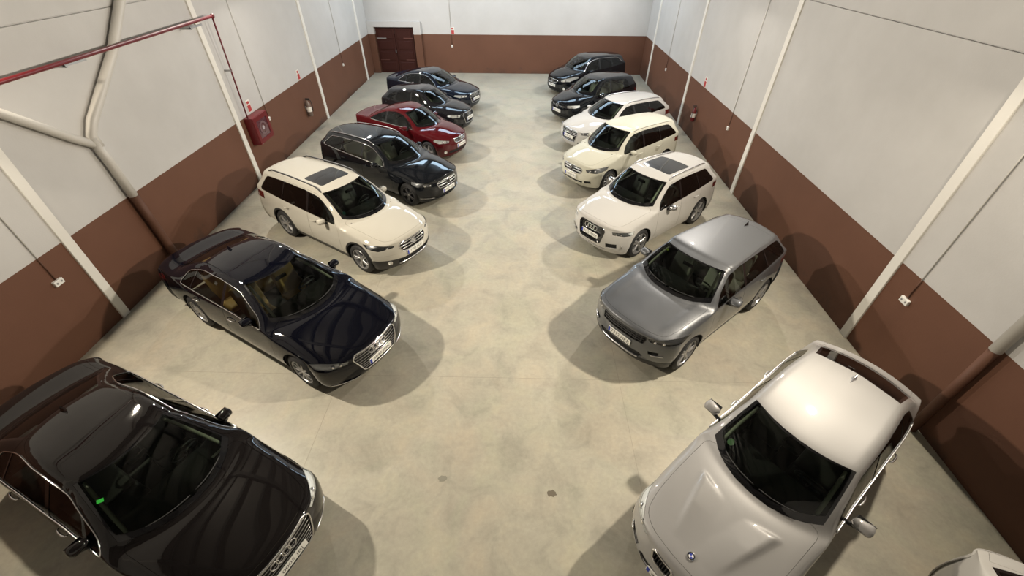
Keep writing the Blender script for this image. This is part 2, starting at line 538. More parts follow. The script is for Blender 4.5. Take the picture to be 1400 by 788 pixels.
# ------------------------------------------------------------------ car parts
def cc_box(name, dims, mat, parent, loc=(0, 0, 0), rot=(0, 0, 0), taper=None, lv=2, bulge=0.0):
    """a soft box: bevelled and smoothed; taper(v) may move vertices first"""
    bm = bmesh.new()
    dx, dy, dz = dims
    add_box(bm, -dx / 2, dx / 2, -dy / 2, dy / 2, -dz / 2, dz / 2)
    if taper:
        for v in bm.verts: taper(v.co)
    bmesh.ops.bevel(bm, geom=list(bm.edges), offset=min(dims) * .36, segments=3 if lv > 1 else 2, affect='EDGES', profile=.5)
    mx = Matrix.Translation(loc) @ Matrix.Rotation(rot[2], 4, 'Z') @ Matrix.Rotation(rot[1], 4, 'Y') @ Matrix.Rotation(rot[0], 4, 'X')
    for v in bm.verts: v.co = mx @ v.co
    return bm_obj(name, bm, mat, parent, smooth=True)
WHEEL_CACHE = {}
def wheel(parent, k, x, y, sg, r, wd):
    """x, y local position of the outer face; sg = side (+1 car left)"""
    key = (round(r, 3), k.get('spokes', 10), k.get('twin', False), k.get('rim', 'rim'))
    if key not in WHEEL_CACHE:
        rr = r * k.get('rim_ratio', .70)
        tyre = [(0, rr), (.012, rr + .01), (.018, rr + .02), (.012, r - .05), (-.004, r - .018), (-.03, r), (-wd + .03, r), (-wd + .004, r - .018), (-wd, r - .05), (-wd, rr + .01), (-wd + .03, rr)]
        bm = bmesh.new()
        # rim barrel and lip
        V, F = lathe_geo([(-.002, rr + .002), (.006, rr - .004), (.004, rr - .016), (-.02, rr - .022), (-.10, rr - .04), (-wd + .03, rr - .03)], 36)
        vs = [bm.verts.new(v) for v in V]
        for f in F: bm.faces.new([vs[i] for i in f])
        V, F = lathe_geo([(-.012, .001), (-.010, .03), (-.016, .062), (-.05, .075), (-.09, .08)], 20)
        vs = [bm.verts.new(v) for v in V]
        for f in F:
            try: bm.faces.new([vs[i] for i in f])
            except ValueError: pass
        n = k.get('spokes', 10); tw = k.get('twin', False)
        angs = []
        for i in range(n):
            a = 2 * math.pi * i / n
            if tw: angs += [a - .16, a + .16]
            else: angs.append(a)
        hw0 = .020 if n > 7 or tw else .034
        for a in angs:
            R0, R1 = .045, rr - .012
            pr = []
            for t in (0, .35, .75, 1):
                rad = R0 + (R1 - R0) * t
                w = hw0 * (1.15 - .45 * t + (.35 if t == 1 else 0))
                dep = -.018 + .014 * math.sin(t * math.pi * .9)
                ca, sa = math.cos(a), math.sin(a)
                ring = []
                for (dw, dd) in ((-w, -.004), (-w * .6, .006), (w * .6, .006), (w, -.004), (w * .8, -.045), (-w * .8, -.045)):
                    ring.append(bm.verts.new((rad * ca - dw * sa, dep + dd, rad * sa + dw * ca)))
                pr.append(ring)
            for q0, q1 in zip(pr, pr[1:]):
                for i in range(6): bm.faces.new((q0[i], q0[(i + 1) % 6], q1[(i + 1) % 6], q1[i]))
        bmesh.ops.recalc_face_normals(bm, faces=bm.faces)
        WHEEL_CACHE[key] = dict(rim=bm, tyre=tyre, me={})
    c = WHEEL_CACHE[key]
    rz = 0 if sg > 0 else math.pi
    rm = MT[k.get('rim', 'rim')]
    if 'rim' not in c['me']:
        o = bm_obj('wheel', c['rim'].copy(), rm, parent, angle=40)
        t = lathe('tyre', c['tyre'], MT['rubber'], o, 40)
        V, F = lathe_geo([(-.06, .05), (-.06, r * .46), (-.075, r * .46), (-.075, .05)], 28)
        d = mesh_obj('brake_disc', V, F, MT['disc'], o, smooth=False)
        h = lathe('hub_cap', [(-.006, .0005), (-.006, .024), (-.012, .030)], MT['satin'], o, 16)
        c['me'] = dict(rim=o.data, tyre=t.data, disc=d.data, cap=h.data)
    else:
        o = link(bpy.data.objects.new('wheel', c['me']['rim']), parent)
        for nm, kk in (('tyre', 'tyre'), ('brake_disc', 'disc'), ('hub_cap', 'cap')):
            link(bpy.data.objects.new(nm, c['me'][kk]), o)
    o.location = (x, y, r); o.rotation_euler = (0, random.uniform(0, 1.2), rz)
    return o
def frame_at(p, n, up=Vector((0, 0, 1))):
    n = n.normalized()
    rt = up.cross(n)
    rt = Vector((0, 1, 0)) - n * n.y if rt.length < .2 else rt
    rt.normalize(); u = n.cross(rt)
    m = Matrix((rt, u, n)).transposed().to_4x4(); m.translation = p
    return m
def ring_into(bm, mx, cx, cy, rad, r, n=24, m=6, sx=1.0, sy=1.0):
    pts = [mx @ Vector((cx + sx * rad * math.cos(2 * math.pi * i / n), cy + sy * rad * math.sin(2 * math.pi * i / n), .004)) for i in range(n)]
    V, F = tube_geo(pts, r, m, True)
    vs = [bm.verts.new(v) for v in V]
    for f in F: bm.faces.new([vs[i] for i in f])
def bar_into(bm, mx, a, b, r, m=6):
    V, F = tube_geo([mx @ Vector((*a, .004)), mx @ Vector((*b, .004))], r, m)
    vs = [bm.verts.new(v) for v in V]
    for f in F: bm.faces.new([vs[i] for i in f])
def disc_into(bm, mx, cx, cy, rad, z, n=24, sx=1.0, sy=1.0, a0=0.0, a1=2 * math.pi):
    full = abs(a1 - a0) > 6.2
    vs = [bm.verts.new(mx @ Vector((cx + sx * rad * math.cos(a0 + (a1 - a0) * i / n), cy + sy * rad * math.sin(a0 + (a1 - a0) * i / n), z))) for i in range(n if full else n + 1)]
    if not full: vs.append(bm.verts.new(mx @ Vector((cx, cy, z))))
    bm.faces.new(vs)
def emblem(kind, p, n, parent, size):
    mx = frame_at(p, n)
    bm = bmesh.new()
    if kind == 'rings':
        for i in range(4): ring_into(bm, mx, (i - 1.5) * size * .78, 0, size * .5, size * .075)
        return bm_obj('emblem', bm, MT['chrome'], parent, smooth=True)
    if kind == 'star':
        ring_into(bm, mx, 0, 0, size * .5, size * .05)
        for i in range(3):
            a = math.pi / 2 + i * 2 * math.pi / 3
            bar_into(bm, mx, (0, 0), (size * .48 * math.cos(a), size * .48 * math.sin(a)), size * .055)
        o = bm_obj('emblem', bm, MT['chrome'], parent, smooth=True)
        bm = bmesh.new(); disc_into(bm, mx, 0, 0, size * .49, .001)
        bm_obj('emblem_back', bm, MT['gloss'], o)
        return o
    if kind == 'roundel':
        disc_into(bm, mx, 0, 0, size * .5, .003); o = bm_obj('emblem', bm, MT['gloss'], parent)
        bm = bmesh.new(); ring_into(bm, mx, 0, 0, size * .5, size * .05); ring_into(bm, mx, 0, 0, size * .31, size * .025); bm_obj('emblem_ring', bm, MT['chrome'], o, smooth=True)
        for i in range(4):
            bm = bmesh.new(); disc_into(bm, mx, 0, 0, size * .30, .006, 6, a0=i * math.pi / 2, a1=(i + 1) * math.pi / 2)
            bm_obj('quadrant', bm, MT['white'] if i % 2 == 0 else MT['blue'], o)
        return o
    if kind == 'oval':
        ring_into(bm, mx, 0, 0, size * .5, size * .05, sy=.52); disc_into(bm, mx, 0, 0, size * .48, .001, sy=.52)
        o = bm_obj('emblem', bm, MT['satin'], parent, smooth=True)
        bm = bmesh.new()
        for (cx, cy, rr) in ((-.24, .06, .10), (-.02, .10, .05), (.14, .08, .05), (.26, .0, .05), (.06, -.06, .05), (-.08, -.10, .05)):
            disc_into(bm, mx, cx * size, cy * size, rr * size, .006, 8)
        bm_obj('star', bm, MT['chrome'], o)
        return o
    if kind == 'letters':
        ring_into(bm, mx, 0, 0, size * .5, size * .05)
        s = size
        for a, b in (((-.2, .40), (0, .06)), ((0, .06), (.2, .40)), ((-.42, .22), (-.2, -.36)), ((-.2, -.36), (0, .0)), ((0, .0), (.2, -.36)), ((.2, -.36), (.42, .22))):
            bar_into(bm, mx, (a[0] * s, a[1] * s), (b[0] * s, b[1] * s), size * .045)
        o = bm_obj('emblem', bm, MT['chrome'], parent, smooth=True)
        bm = bmesh.new(); disc_into(bm, mx, 0, 0, size * .49, .001); bm_obj('emblem_back', bm, MT['gloss'], o)
        return o
    if kind == 'bar_ring':
        ring_into(bm, mx, 0, 0, size * .5, size * .08)
        bar_into(bm, mx, (-size * .62, 0), (size * .62, 0), size * .10)
        return bm_obj('emblem', bm, MT['chrome'], parent, smooth=True)
TEXT_CACHE = {}
def text_mesh(txt):
    if txt in TEXT_CACHE: return TEXT_CACHE[txt]
    cu = bpy.data.curves.new('writing', 'FONT'); cu.body = txt; cu.align_x = 'CENTER'; cu.align_y = 'CENTER'; cu.size = 1.0
    o = bpy.data.objects.new('writing', cu); C.objects.link(o)
    dg = bpy.context.evaluated_depsgraph_get()
    m = bpy.data.meshes.new_from_object(o.evaluated_get(dg))
    bpy.data.objects.remove(o); bpy.data.curves.remove(cu)
    TEXT_CACHE[txt] = [v.co.copy() for v in m.vertices], [tuple(p.vertices) for p in m.polygons]
    return TEXT_CACHE[txt]
def text_obj(name, txt, mx, h, wmax, mat, parent, z=.003):
    V, F = text_mesh(txt)
    x0, x1 = min(v.x for v in V), max(v.x for v in V); y0, y1 = min(v.y for v in V), max(v.y for v in V)
    sy = h / max(y1 - y0, .01); sx = min(sy * 1.3, wmax / (x1 - x0))
    P = [mx @ Vector(((v.x - (x0 + x1) / 2) * sx, (v.y - (y0 + y1) / 2) * sy, z)) for v in V]
    return mesh_obj(name, P, F, mat, parent, smooth=False)
def number_plate(parent, p, n, txt, w=.52, h=.11):
    mx = frame_at(p, n)
    bm = bmesh.new(); add_box(bm, -w / 2, w / 2, -h / 2, h / 2, -.012, .006, .004, 1, mx)
    o = bm_obj('number_plate', bm, MT['plate'], parent)
    bm = bmesh.new(); add_box(bm, -w / 2 + .004, -w / 2 + .045, -h / 2 + .004, h / 2 - .004, .0055, .0068, mx=mx)
    bm_obj('country_strip', bm, MT['blue'], o)
    if txt: text_obj('plate_writing', txt, mx @ Matrix.Translation((.022, 0, 0)), h * .64, w * .80, MT['ink'], o, .0072)
    return o
SEAT_CACHE = {}
def seat(parent, x, y, z, cloth, wide=.50, rear=False):
    key = (cloth, wide, rear)
    if key not in SEAT_CACHE:
        m = MT[cloth]
        s = cc_box('seat', (.50, wide, .16), m, parent)
        b = cc_box('seat_back', (.15, wide * .96, .62), m, s, (-.26, 0, .34), (0, -R(20), 0))
        hr = []
        for yy in ((0,) if not rear else (-wide * .3, wide * .3)):
            hr.append(cc_box('headrest', (.10, .26, .17), m, s, (-.385, yy, .74), (0, -R(12), 0)))
        SEAT_CACHE[key] = (s.data, [(c.name.split('.')[0], c.data) for c in [b] + hr])
        o = s
    else:
        me, ch = SEAT_CACHE[key]
        o = link(bpy.data.objects.new('seat', me), parent)
        for nm, d in ch: link(bpy.data.objects.new(nm, d), o)
    o.location = (x, y, z)
    return o

def densify(P, step=.03, closed=True):
    out = []
    N = len(P)
    for i in range(N if closed else N - 1):
        a, b = Vector(P[i]), Vector(P[(i + 1) % N])
        m = max(1, int((b - a).length / step))
        for t in range(m): out.append(tuple(a + (b - a) * t / m))
    if not closed: out.append(tuple(P[-1]))
    return out

def build_car(k, name, label, loc, rz, group=None):
    B = Body(k, k.get('level', 3))
    L, hw = k['L'], k['hw']; xF, xR, rw = k['xF'], k['xF'] + k['wb'], k['rw']
    pm = k['paint']
    root = thing(name, label, 'car', loc, rz, group)
    T = lambda p: Vector((L / 2 - p[0], -p[1], p[2]))
    TN = lambda n: Vector((-n[0], -n[1], n[2]))
    rows = B.rows
    z4c = [(r['xt'], r['z4']) for r in rows]; y4c = [(r['xt'], r['y4']) for r in rows]
    SIDE, TOP, FRONT = (0, 1, 0), (0, 0, 1), (-1, 0, 0)
    # ---- wheel arches
    ra = rw + k.get('arch_gap', .05)
    def circ(xc, r): return [(xc + r * math.cos(a * math.pi / 16), 0, rw + r * math.sin(a * math.pi / 16)) for a in range(32)]
    cl = k.get('cladding', 0)
    for xc in (xF, xR):
        if cl:
            B.cut('arch_trim', circ(xc, ra + cl), SIDE, dot=.15); B.cut('arch_hole', circ(xc, ra), SIDE, src='arch_trim', dot=.1)
        B.cut('arch_hole', circ(xc, ra), SIDE, dot=.15)
    B.kill('arch_hole')
    if k.get('sill_clad'):
        B.cut('sill_trim', [(xF, 0, .05), (xR, 0, .05), (xR, 0, k['sill_clad']), (xF, 0, k['sill_clad'])], SIDE, dot=.0)
    # ---- windscreen
    xcc, xce, xhc, xhe, yw, yr = k['xcc'], k['xce'], k['xhc'], k['xhe'], k.get('yw', k['yh'] - .02), k['yr']
    def screen(nm, src, i, ib, it):
        # strips from the centre outwards, so that the upper edge may bow forward
        y0, y1 = yw - i, yr - i
        def st(t):
            ya, yb_ = (y0 * t, y1 * t) if t >= 0 else (-.1, -.1)
            tt = max(t, 0)
            return (xcc + ib + (xce + .05 - xcc) * tt ** 2.2, ya, 0), (xhc - it + (xhe - xhc) * tt ** 2, yb_, 0)
        ts = [-1, .0, .3, .5, .66, .8, .9, .96, 1.0]
        for a, b in zip(ts, ts[1:]):
            B.cut(nm, [*st(a), *st(b)], TOP, src=src, dot=.1)
    ia = k.get('a_pillar', .035)
    screen('windscreen_border', None, ia, .03, .0)
    screen('windscreen', 'windscreen_border', ia + .04, .09, .03)
    # ---- side glass
    d = k['dlo']
    zb = lambda x: lerp_curve(k['belt'], x) + .012
    up = lambda x: lerp_curve(z4c, x) - d.get('top', .045)
    xs = [d['x0'] + (d['x1'] - d['x0']) * i / 14 for i in range(15)]
    P = [(x, zb(x)) for x in xs if x <= d.get('low1', d['x1'])]
    P += [(x, up(x)) for x in [d.get('up0', d['x0'] + .1) + (d['up1'] - d.get('up0', d['x0'] + .1)) * i / 16 for i in range(17)] if up(x) > zb(x)]
    P += d.get('extra', [])
    dl = round_poly(hull2d(P), d.get('round', .11), 3)
    B.cut('pillar_trim', [(a, 0, b) for a, b in dl], SIDE, dot=.1)
    for i, (a0, a1, b0, b1) in enumerate(d['panes']):      # front bottom, rear bottom, front top, rear top
        B.cut('pane%d' % i, [(a0, 0, .5), (a1, 0, .5), (b1, 0, 1.9), (b0, 0, 1.9)], SIDE, src='pillar_trim', dot=.05)
    # ---- rear glass
    yrr, yb, xr, xb = k['yrr'], k['yb'], k['xr'], k['xb']
    if k['type'] == 'notch':
        br = k.get('bow_r', .08)
        def rear(i): return [(xr + .03 + i + br * .5, -.1, 0), (xr + .03 + i + br * .4, yrr * .55, 0), (xr + .01 + i, yrr - .06 - i, 0), (xb - .02 - i, yb - .05 - i, 0), (xb + br * .8 - .03 - i, yb * .5, 0), (xb + br - .02 - i, -.1, 0)]
        B.cut('rear_border', rear(0), TOP, dot=.1, box=(xr - .1, L, .8, 2)); B.cut('rear_window', rear(.035), TOP, src='rear_border', dot=.1)
    else:
        zr, zbb = k['zr'], k['zb']
        def rear(i): return [(0, -.1, zr - .05 - i), (0, yrr - .06 - i, zr - .10 - i), (0, yb - .08 - i, zbb + .03 + i), (0, -.1, zbb + .02 + i)]
        B.cut('rear_border', rear(0), (1, 0, .25), dot=.12); B.cut('rear_window', rear(.035), (1, 0, .25), src='rear_border', dot=.1)
    # ---- roof glass
    if 'sunroof' in k:
        s0, s1, sw = k['sunroof']
        B.cut('sunroof', [(x, y, 0) for x, y in round_poly([(s0, -sw), (s1, -sw), (s1, sw), (s0, sw)], .09)], TOP, dot=.5)
    # ---- front: lamps, grille, intakes
    hp, hd = k['headlight']
    B.cut('headlight', hp, hd, dot=.02, box=(-.1, xF + .25, .3, 1.3))
    g = k['grille']
    B.cut('grille', [(0, y, z) for y, z in g['poly']], FRONT, dot=.1, box=(-.1, .6, .1, 1.3))
    for ii, it in enumerate(k.get('intakes', [])):
        B.cut('intake%d' % ii, [(0, y, z) for y, z in it['poly']], it.get('d', FRONT), dot=.03, box=(-.1, .8, .1, .8))
    if 'fogs' in k:
        pass
    if k.get('bumper_trim'):
        for poly, dd in k['bumper_trim']:
            B.cut('lower_trim', poly, dd, dot=-.2, box=(-.1, xF, .0, .7))
    # ---- bonnet
    yh = k['yh']
    x0, xq = k.get('x0', .05), k.get('xq', .2)
    hx = k.get('bonnet_front', .05)
    hb = [(x0 + hx, -.5, 0), (x0 + hx, .15, 0), (x0 + hx + .05, .45, 0), (xq + hx + .02, yh - .12, 0), (xq + .35, yh - .055, 0), (xq + .7, yh - .03, 0), (xce + .02, yh - .012, 0), (xcc + .05, -.5, 0)]
    hb = [(a, b, 0) for a, b in round_poly(hull2d([q[:2] for q in hb]), .10, 3)]
    B.cut('bonnet', hb, TOP, dot=.35, box=(-.1, xce + .1, k['zl'] - .35, 1.6))
    # ---- doors
    dz0 = k.get('door_z', .30)
    for i, dd in enumerate(k['doors']):
        B.cut('door%d' % i, [(a, 0, b) for a, b in dd], SIDE, dot=.02, box=(xF, L, .15, 1.7))
    if k['type'] == 'notch':
        B.cut('boot_lid', [(xb + br + .03, -.1, 0), (xb + .05, yb - .05, 0), (L - .15, yb - .07, 0), (L - .01, yb - .25, 0), (L + .05, -.1, 0)], TOP, dot=.3, box=(xb, L + .1, .7, 1.3))
    else:
        B.cut('tailgate', [(0, -.1, .45), (0, yb - .06, .45), (0, yb + .01, k['zb']), (0, yrr - .02, k['zr'] - .03), (0, -.1, k['zr'] + .02)], (1, 0, .15), dot=.2, box=(xr - .2, L + .1, .3, 1.7))
    tl = k.get('taillight')
    if tl: B.cut('tail_light', tl, (1, .9, .1), dot=.05, box=(L - 1.0, L + .1, .4, 1.3))
    zbm = k.get('bumper_z', .55)
    xe = xF - ra - .0
    B.cut('front_bumper', [(0, -.1, 0), (0, 1.2, 0), (0, 1.2, zbm), (0, -.1, zbm)], FRONT, dot=.25, box=(-.1, xF, 0, 1))
    B.cut('front_bumper', [(-.1, 0, 0), (xF, 0, 0), (xF, 0, zbm), (-.1, 0, zbm)], SIDE, dot=.0, box=(-.1, xF, 0, 1))

    # ================= meshes
    def put(nm, names, mat, side='C', parent=root, **kw):
        V, F, N = B.piece(names, side, **kw)
        if not F: return None
        return mesh_obj(nm, V, F, mat, parent, N)
    low = MT['plastic']
    shell = put('body_shell', '', pm, thick=.03)
    put('front_bumper', 'front_bumper', pm, gap=.0015, thick=.02)
    put('bonnet', 'bonnet', pm, gap=.004, thick=.02)
    ws = put('windscreen_border', 'windscreen_border', MT['gloss'], off=-.003)
    put('windscreen', 'windscreen', MT['glass'], off=-.002, parent=root)
    put('rear_window_border', 'rear_border', MT['gloss'], off=-.003)
    put('rear_window', 'rear_window', MT[k.get('rear_glass', 'side')], off=-.002)
    put('tailgate' if k['type'] != 'notch' else 'boot_lid', 'boot_lid' if k['type'] == 'notch' else 'tailgate', pm, gap=.003, thick=.02)
    if 'sunroof' in k: put('sunroof', 'sunroof', MT['gloss'], gap=.004, off=-.002, thick=.01)
    for sd in ('L', 'R'):
        for kp_ in (lambda c: c.x < L / 2, lambda c: c.x >= L / 2):
            put('arch_trim', 'arch_trim', low, sd, thick=.02, off=.004, keep=kp_)
        put('sill_trim', 'sill_trim', low, sd, thick=.02, off=.006)
    put('lower_trim', 'lower_trim', low, thick=.02, off=.004)
    pillar_m = MT[k.get('pillar', 'gloss')]
    for sd, sg in (('R', 1), ('L', -1)):
        ds = []
        for i in range(len(k['doors'])):
            ds.append(put('front_door' if i == 0 else 'rear_door', 'door%d' % i, pm, sd, gap=.004, thick=.02))
        px_ = [q[0] for q in d['panes']] + [99]
        for i in range(len(px_) - 1):
            put('pillar_trim', 'pillar_trim', pillar_m, sd, off=.001, keep=lambda c: px_[i] - (.06 if i else 0) <= c.x < px_[i + 1] - .06)
        for i, pn in enumerate(d['panes']):
            par = ds[min(i, len(ds) - 1)] if i < len(ds) else root
            put('door_window' if i < len(ds) else 'quarter_window', 'pane%d' % i, MT[(k.get('glass', 'side'), k.get('glass_rear', k.get('glass', 'side')))[i > 0]], sd, par, off=-.004)
        # dark inner door cards
        for i, o in enumerate(ds):
            V, F, N = B.piece('door%d' % i, sd, off=-.045, keep=lambda c: c.z < lerp_curve(k['belt'], c.x) - .0)
            if F and o: mesh_obj('door_card', V, F, MT['cloth_dark'], o, [(-a, -b, -c) for a, b, c in N])
        hl = put('headlight', 'headlight', MT['lens'], sd, gap=.002)
        if hl:
            put('lamp_reflector', 'headlight', MT[k.get('lamp', 'refl')], sd, hl, gap=.006, push=(.022, -.012, -.012), walls=True)
            for pr in k.get('lamp_spots', []):
                p, n = B.hit((-2, -pr[0] * sg, pr[1]), (1, 0, 0))
                if p is None: continue
                r_ = k.get('spot_r', .045)
                q = T(p + Vector((r_ * .75, sg * r_ * .3, -.004)))
                bm = bmesh.new(); bmesh.ops.create_icosphere(bm, subdivisions=2, radius=r_, matrix=Matrix.Translation(q))
                bm_obj('projector', bm, MT['chrome'], hl, smooth=True)
        put('tail_light', 'tail_light', MT['redlens'], sd, gap=.003, off=.002, thick=.02)
        # mirrors
        mxp, myp, mzp = k['mirror']
        ms = k.get('mirror_size', 1.0)
        def tp(c):
            if c.y * sg < 0: c.x *= .8; c.z *= .8
            if c.x > 0: c.z *= .72; c.y *= .85
        mo = cc_box('door_mirror', (.145 * ms, .215 * ms, .15 * ms), MT[k['mirror_mat']] if k.get('mirror_mat') else pm, root, (0, 0, 0), (0, 0, R(-10) * -sg), tp)
        mo.location = T((mxp, -sg * myp, mzp)); 
        bm = bmesh.new(); add_box(bm, -.070 * ms, -.066 * ms, -.085 * ms, .085 * ms, -.055 * ms, .055 * ms, .002, 1); bm_obj('mirror_glass', bm, MT['mirror'], mo)
        pb, nb = B.on_side(mxp - .02, mzp - .07, 0, -sg)
        if pb:
            pa = T(pb - nb * .01) - mo.location
            V, F = tube_geo([pa, Vector((0, 0, -.045 * ms)) + Vector((0, -sg * -0.02, 0))], [.028, .022], 8)
            mesh_obj('mirror_arm', V, F, low, mo)
        # handles
        for hx, hz in k.get('handles', []):
            p, n = B.on_side(hx, hz, 0, -sg)
            if not p: continue
            p = T(p); n = TN(n); t = Vector((1, 0, .02)); t = (t - n * t.dot(n)).normalized()
            pts = [p - t * .10 + n * .004, p - t * .085 + n * .026, p - t * .03 + n * .036, p + t * .04 + n * .036, p + t * .085 + n * .026, p + t * .10 + n * .004]
            V, F = tube_geo(pts, [.008, .012, .014, .014, .012, .008], 8)
            par = min(range(len(ds)), key=lambda i: abs(hx - sum(q[0] for q in k['doors'][i]) / len(k['doors'][i])))
            mesh_obj('door_handle', V, F, MT[k['handle_mat']] if k.get('handle_mat') else pm, ds[par] or root)
        # bright window surround
        tr = k.get('trim')
        if tr:
            DD = densify([(a, b) for a, b in dl], .05)
            pts = []
            for a, b in DD:
                if tr == 'bottom' and b > zb(a) + .03: continue
                if tr == 'top' and b < zb(a) + .03: continue
                p, n = B.on_side(a, b, .004, -sg)
                if p: pts.append(T(p))
            if tr != 'full' and len(pts) > 2: pts.sort(key=lambda q: q.x)
            tube('window_trim', pts, k.get('trim_r', .010), MT[k.get('trim_mat', 'chrome')], root, 6, closed=(tr == 'full'))
        # roof rails
        if 'rails' in k:
            r0, r1, rmat = k['rails']
            pts = []
            for i in range(25):
                x = r0 + (r1 - r0) * i / 24
                y = lerp_curve(y4c, x) - k.get('rail_in', .02)
                p, n = B.on_top(x, y * -sg, 0)
                lift = k.get('rail_h', .035) * min(1, min(i, 24 - i) / 2.0)
                if p: pts.append(T(p + Vector((0, 0, lift - .004))))
            V, F = tube_geo(pts, k.get('rail_r', .014), 8); mesh_obj('roof_rail', V, F, MT[rmat] if rmat in MT else pm, root)
        # wheels, wells
        for xc in (xF, xR):
            yo = B.plan(xc) - k.get('wheel_in', .02)
            wheel(root, k, L / 2 - xc, sg * yo, sg, rw, .225)
            Vw, Fw = [], []
            for i in range(17):
                a = math.pi * i / 16 * 1.16 - .25
                for yy in (B.plan(xc) - .015, B.plan(xc) - .36):
                    Vw.append((L / 2 - xc + (ra - .002) * math.cos(a), sg * yy, rw + (ra - .002) * math.sin(a)))
            for i in range(16): Fw.append((2 * i, 2 * i + 1, 2 * i + 3, 2 * i + 2))
            Fw.append(tuple(2 * i + 1 for i in range(17)))
            mesh_obj('wheel_well', Vw, Fw, MT['dark'], root, smooth=False)
    # grille
    gp = hull2d(g['poly'])
    split = min(p[0] for p in gp) > .005
    for sd in (('L', 'R') if split else ('C',)):
        gb = put('grille', 'grille', MT[g.get('back', 'dark')], sd, gap=.0, push=(g.get('depth', .03), 0, 0), walls=True)
    def span(z):
        ys = []
        for (a, za), (b, zb_) in zip(gp, gp[1:] + gp[:1]):
            if (za - z) * (zb_ - z) < 0: ys.append(a + (b - a) * (z - za) / (zb_ - za))
        return (min(ys), max(ys)) if len(ys) > 1 else None
    def on_f(y, z, off):
        p, n = B.on_front(y, z, 0)
        return T(p + Vector((off, 0, 0))) if p else None
    for z in g.get('slats', []):
        sp = span(z)
        if not sp: continue
        sets = [(sp[0], sp[1]), (-sp[1], -sp[0])] if split else [(-sp[1], sp[1])]
        for a, b in sets:
            pts = [on_f(a + (b - a) * i / 16, z, g.get('in', .012)) for i in range(17)]
            pts = [p for p in pts if p]
            tube('grille_slat', pts, g.get('slat_r', .009), MT[g.get('slat_mat', 'chrome')], gb, 6)
    for y in g.get('bars', []):
        for s_ in (1, -1):
            zs = [a[1] for a in gp]
            z0_, z1_ = min(zs), max(zs)
            pts = [on_f(y * s_, z0_ + (z1_ - z0_) * i / 6, g.get('in', .012)) for i in range(7)]
            tube('grille_slat', [p for p in pts if p], g.get('slat_r', .009), MT[g.get('slat_mat', 'chrome')], gb, 6)
    if g.get('frame'):
        loops = [gp, [(-a, b) for a, b in gp]] if split else [hull2d(gp + [(-a, b) for a, b in gp])]
        for lp in loops:
            pts = [on_f(a, b, -.002) for a, b in densify(round_poly(lp, g.get('round', .05)), .04)]
            tube('grille_frame', [p for p in pts if p], g['frame'], MT[g.get('frame_mat', 'chrome')], gb, 8, closed=True)
    for ii, it in enumerate(k.get('intakes', [])):
        for sd in (('C',) if min(p_[0] for p_ in it['poly']) < 0 else ('L', 'R')):
            put('air_intake', 'intake%d' % ii, MT['dark'], sd, push=(.03, 0, 0), walls=True)
    for it in k.get('intakes', []):
        if it.get('strip'):
            for s_ in ((1,) if it.get('centre') else (1, -1)):
                (ya, za), (yb_, zb_) = it['strip']
                pts = [on_f((ya + (yb_ - ya) * i / 12) * s_, za + (zb_ - za) * i / 12, -.004) for i in range(13)]
                tube('bumper_strip', [p for p in pts if p], it.get('r', .009), MT[it.get('mat', 'chrome')], root, 6)
    for fy, fz in k.get('fogs', []):
        for s_ in (1, -1):
            p, n = B.on_front(fy * s_, fz)
            if p:
                mx = frame_at(T(p), TN(n))
                bm = bmesh.new(); ring_into(bm, mx, 0, 0, .05, .010)
                o = bm_obj('fog_lamp', bm, MT['chrome'], root, smooth=True)
                bm = bmesh.new(); disc_into(bm, mx, 0, 0, .048, .004); bm_obj('fog_glass', bm, MT['refl'], o)
    # badge and plate
    kind, ez, es = k['emblem']
    p, n = B.on_front(0.001, ez) if k.get('emblem_top') is None else B.on_top(k['emblem_top'], 0.001)
    n = Vector((n.x, 0, n.z)).normalized()
    emblem(kind, T(p + n * k.get('emblem_off', .004)), TN(n), root, es)
    pz, txt = k['plate']
    p, n = B.on_front(.001, pz)
    q, _ = B.on_front(.25, pz)
    n = Vector((n.x, 0, n.z)).normalized()
    number_plate(root, T(p + Vector((-.012, 0, 0))), TN((n + Vector((-1, 0, 0))).normalized()), txt, k.get('plate_w', .52))
    # fin, wipers
    if 'fin' in k:
        p, n = B.on_top(k['fin'], 0.001)
        bm = bmesh.new()
        q = T(p)
        vs = [bm.verts.new(q + Vector(c)) for c in ((.10, 0, -.004), (-.07, .03, -.004), (-.07, -.03, -.004), (-.075, .006, .058), (-.075, -.006, .058), (-.02, 0, .042))]
        for f in ((0, 5, 1), (0, 2, 5), (5, 3, 1), (5, 4, 3), (5, 2, 4), (1, 3, 4, 2)): bm.faces.new([vs[i] for i in f])
        bm_obj('roof_aerial', bm, MT[k['fin_mat']] if k.get('fin_mat') else pm, root, smooth=False)
    for ya, yb_ in ((.04, .64), (-.62, -.06)):
        pts = []
        for i in range(9):
            y = (ya + (yb_ - ya) * i / 8) * yw
            p, n = B.on_top(xcc + .115 + (xce + .05 - xcc) * abs(y / yw) ** 2.2, y, .010)
            if p: pts.append(T(p))
        tube('wiper', pts, .006, MT['rubber'], root, 6)
    for sg in (1, -1):
        pts = []
        for i in range(7):
            t = i / 6
            y0, y1 = yw - ia - .075, yr - ia - .06
            p, n = B.on_top(xce - .02 + (xhe - .06 - xce + .02) * t, (y0 + (y1 - y0) * t) * sg, -.055)
            if p: pts.append(T(p))
        V, F = tube_geo(pts, [.018] + [.026] * (len(pts) - 2) + [.02], 6)
        mesh_obj('pillar_lining', V, F, MT['lining'], root)
